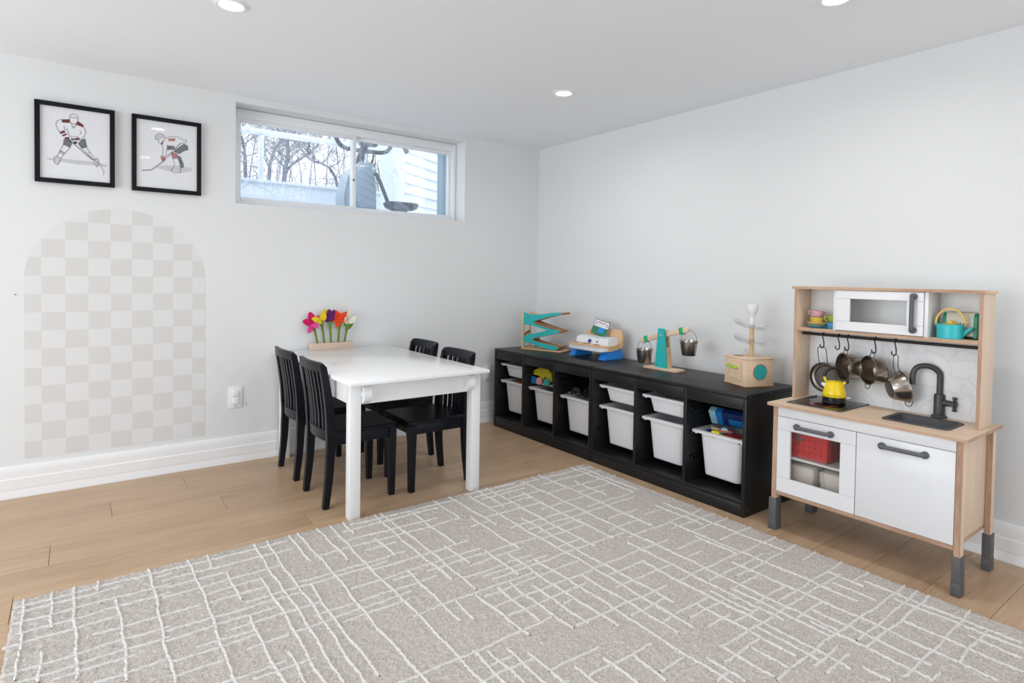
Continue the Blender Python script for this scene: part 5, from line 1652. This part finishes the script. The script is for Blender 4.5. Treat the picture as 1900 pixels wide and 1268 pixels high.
M['spout_cream'] = mat('cream_spout', srgb(226, 222, 206), .35, vary=.03)
obj('spout', q.bevel(.0015, 1), M['spout_cream'], t, local=True)
hp = bez([(.026, 0, .088), (.036, 0, .100), (.038, 0, .122), (.022, 0, .145), (-.002, 0, .152), (-.028, 0, .142), (-.044, 0, .120), (-.048, 0, .098), (-.044, 0, .092)], 5)
obj('handle', MB().tube(hp[8:], .0066, 12), M['kettle_black'], t, local=True)
obj('handle_neck', MB().tube(hp[:9], .0052, 12), M['yellow'], t, local=True)
obj('handle_neck', MB().tube(bez([(-.030, 0, .082), (-.036, 0, .090), (-.042, 0, .095)], 4), .0055, 10), M['yellow'], t, local=True)
obj('switch', MB().box(-.060, -.040, -.006, .006, .026, .032, .002), M['spout_cream'], t, local=True)
# lettering wrapped around the lower body, on the side towards the room
cu = bpy.data.curves.new('lettering', 'FONT')
cu.body = 'morphy richards'
cu.size = .0078
cu.extrude = .0003
cu.align_x = 'CENTER'
to = bpy.data.objects.new('tmp_text', cu)
COL.objects.link(to)
bpy.context.view_layer.update()
me = bpy.data.meshes.new_from_object(to)
bpy.data.objects.remove(to)
tb = MB()
tb.bm.from_mesh(me)
bpy.data.meshes.remove(me)
for v in tb.bm.verts:
    r0 = .0447 + v.co.z
    a = PI / 2 - .05 - v.co.x / .0447
    # local +y of the kettle faces left-back; the room side is -y... angle chosen to face the camera
    v.co = Vector((r0 * math.cos(a), r0 * math.sin(a), .0375 + v.co.y))
obj('lettering', tb, M['kettle_black'], body, local=True, smooth=False)

# ------------------------------------------------------------------ things on the hutch shelf
SH = .8721
def saucer(z, mname, label, c=(-.262, -2.315)):
    t = single('saucer', MB().lathe([(.001, 0), (.022, 0), (.024, .003), (.040, .0075), (.045, .0105), (.045, .012), (.038, .0095), (.022, .005), (.001, .0045)], (c[0], c[1], z), 36), M[mname], label, 'saucer', (c[0], c[1], z), 'toy saucers stacked on the hutch shelf')


saucer(SH, 'blue_plate', 'blue toy saucer at the bottom of the stack')
saucer(SH + .0068, 'green_plate', 'green toy saucer in the middle of the stack')
saucer(SH + .0136, 'cream_plate', 'peach toy saucer on top of the stack')


def cup(c, mname, label, handle_dir, tilt=None, s=1.0):
    t = thing('teacup', label, 'toy cup', c, 0, 'toy teacups on the hutch shelf')
    T = Matrix.Scale(s, 4)
    if tilt:
        T = Matrix.Rotation(tilt[0], 4, tilt[1]) @ T
    q = MB().lathe([(.001, 0), (.020, 0), (.0215, .002), (.027, .016), (.0295, .027), (.0295, .0285), (.028, .0285), (.0255, .016), (.019, .003), (.001, .0025)], (0, 0, 0), 32)
    obj('bowl', q.xform(T), M[mname], t, local=True)
    d = Vector(handle_dir).normalized()
    q = MB().tube([d * (.026 + .013 * math.sin(a)) + Vector((0, 0, .0155 - .0095 * math.cos(a))) for a in [PI * i / 10 for i in range(11)]], .0024, 8)
    obj('handle', q.xform(T), M[mname], t, local=True)


cup((-.262, -2.313, SH + .0187), 'yel_cup', 'yellow toy teacup stacked on the saucers', (.8, -.6, 0))
cup((-.262, -2.312, SH + .0490), 'pink_cup', 'pink toy teacup tilted on top of the yellow one', (-.35, .94, 0), (.16, (1, .2, 0)), .95)
cup((-.262, -2.385, SH), 'blue_cup', 'blue toy teacup peeping out beside the microwave, lower', (-.35, .94, 0))
cup((-.262, -2.388, SH + .0290), 'green_cup', 'green toy teacup stacked on the blue one beside the microwave', (-.35, .94, 0))

# turquoise kettle
t = thing('toy_kettle', 'turquoise toy kettle with yellow hoop handle on the hutch shelf', 'toy kettle', (-.272, -2.815, SH), math.radians(-84))
obj('body', MB().lathe([(.001, 0), (.040, 0), (.042, .002), (.0425, .006), (.0425, .050), (.041, .0535), (.001, .0545)], (0, 0, 0), 40), M['ktl_teal'], t, local=True)
l_ = obj('lid', MB().lathe([(.026, .0546), (.026, .0565), (.001, .0575)], (0, 0, 0), 30), M['ktl_yellow'], t, local=True)
obj('knob', MB().lathe([(.007, .057), (.0065, .068), (.001, .069)], (0, 0, 0), 18), M['ktl_yellow'], l_, local=True)
q = MB()
hp = [Vector((.0455 * math.cos(a), 0, .056 + .056 * math.sin(a))) for a in [-.12 + (PI + .24) * i / 20 for i in range(21)]]
obj('handle', MB().sweep_rect(hp, (.010, .0055), (0, 1, 0)).bevel(.0015, 2, .9), M['ktl_yellow'], t, local=True)
for s in (-1, 1):
    obj('handle_lug', MB().box(s * .041, s * .048, -.005, .005, .046, .062, .002), M['ktl_teal'], t, local=True)
obj('spout', MB().cyl((.036, 0, .014), (.064, 0, .043), .0085, .0065, n=16), M['ktl_teal'], t, local=True)

# toaster behind it
t = thing('toy_toaster', 'cream toy toaster with green ends behind the turquoise kettle', 'toy toaster', (-.222, -2.849, SH))
q = MB().loft([[Vector((-.222 + dx, y, SH + .010 + z)) for dx, z in ((-.020, 0), (.020, 0), (.021, .05), (.018, .078), (.010, .088), (-.010, .088), (-.018, .078), (-.021, .05))] for y in (-2.879, -2.791)])
bd_ = obj('body', q, M['cream'], t)
for y in (-2.889, -2.792):
    q = MB().loft([[Vector((-.222 + dx * 1.12, yy, SH + .004 + z)) for dx, z in ((-.021, 0), (.021, 0), (.0215, .05), (.018, .080), (.008, .092), (-.008, .092), (-.018, .080), (-.0215, .05))] for yy in (y, y + .011)]).bevel(.002, 1, .8)
    obj('end_cap', q, M['toast_green'], t)
q = MB()
for y, z, in ((-2.830, .052), (-2.841, .044), (-2.824, .042), (-2.838, .058), (-2.847, .054)):
    q.cyl((-.2435, y, SH + z), (-.2420, y, SH + z), .0022, n=8)
obj('dots', q, M['slot'], bd_)
obj('slot', MB().box(-.228, -.216, -2.871, -2.801, SH + .0975, SH + .0990), M['slot'], bd_)
obj('foot', MB().box(-.240, -.204, -2.884, -2.786, SH, SH + .010, .002), M['slot'], t)

# ------------------------------------------------------------------ inside the oven
t = thing('basket', 'red perforated plastic basket on the oven shelf behind the pane', 'basket', (-.39, -2.37, .3282))
bx0, bx1, by0, by1, bz0, bz1 = -.445, -.335, -2.463, -2.300, .3284, .432
q = MB()
for a in ((bx0, bx0 + .003, by0, by1), (bx1 - .003, bx1, by0, by1), (bx0, bx1, by0, by0 + .003), (bx0, bx1, by1 - .003, by1)):
    q.box(a[0], a[1], a[2], a[3], bz0, bz1)
q.box(bx0, bx1, by0, by1, bz0, bz0 + .003)
wall = obj('tub', q, M['red'], t, smooth=False)
q = MB()
for k in range(6):
    for j in range(3):
        y = by1 - .018 - .0235 * k
        z = bz0 + .028 + .026 * j
        q.cyl((bx0 - .0004, y, z), (bx0 + .001, y, z), .0045, n=10)
obj('holes', q, M['slot'], wall)
obj('rim', MB().box(bx0 - .003, bx0, by0 - .003, by1 + .003, bz1 - .008, bz1, .001).box(bx0, bx1, by0 - .003, by0, bz1 - .008, bz1, .001), M['red'], t)
obj('tag', MB().box(bx0 - .0045, bx0 - .0032, -2.352, -2.333, .395, .430), M['grey_handle'], t)
for i, (y0_, y1_, z0_, x0_, lab) in enumerate(((-2.400, -2.300, .1720, -.44, 'pale carton at left on the oven floor, bottom one'), (-2.406, -2.290, .2105, -.443, 'pale carton at left on the oven floor, top one'), (-2.535, -2.440, .1720, -.44, 'pale carton at right on the oven floor, bottom one'), (-2.540, -2.432, .2105, -.444, 'pale carton at right on the oven floor, top one'))):
    hgt = .038 if i in (0, 2) else .082
    t = thing('carton', lab, 'box', ((x0_ + .06), (y0_ + y1_) / 2, z0_), 0, 'pale cartons in the oven')
    obj('box', MB().box(x0_ + .003, x0_ + .13, y0_ + .003, y1_ - .003, z0_, z0_ + hgt - .001, .002), M['carton'], t)
    obj('box_lid', MB().box(x0_, x0_ + .133, y0_, y1_, z0_ + hgt * .45, z0_ + hgt, .002), M['carton'], t)
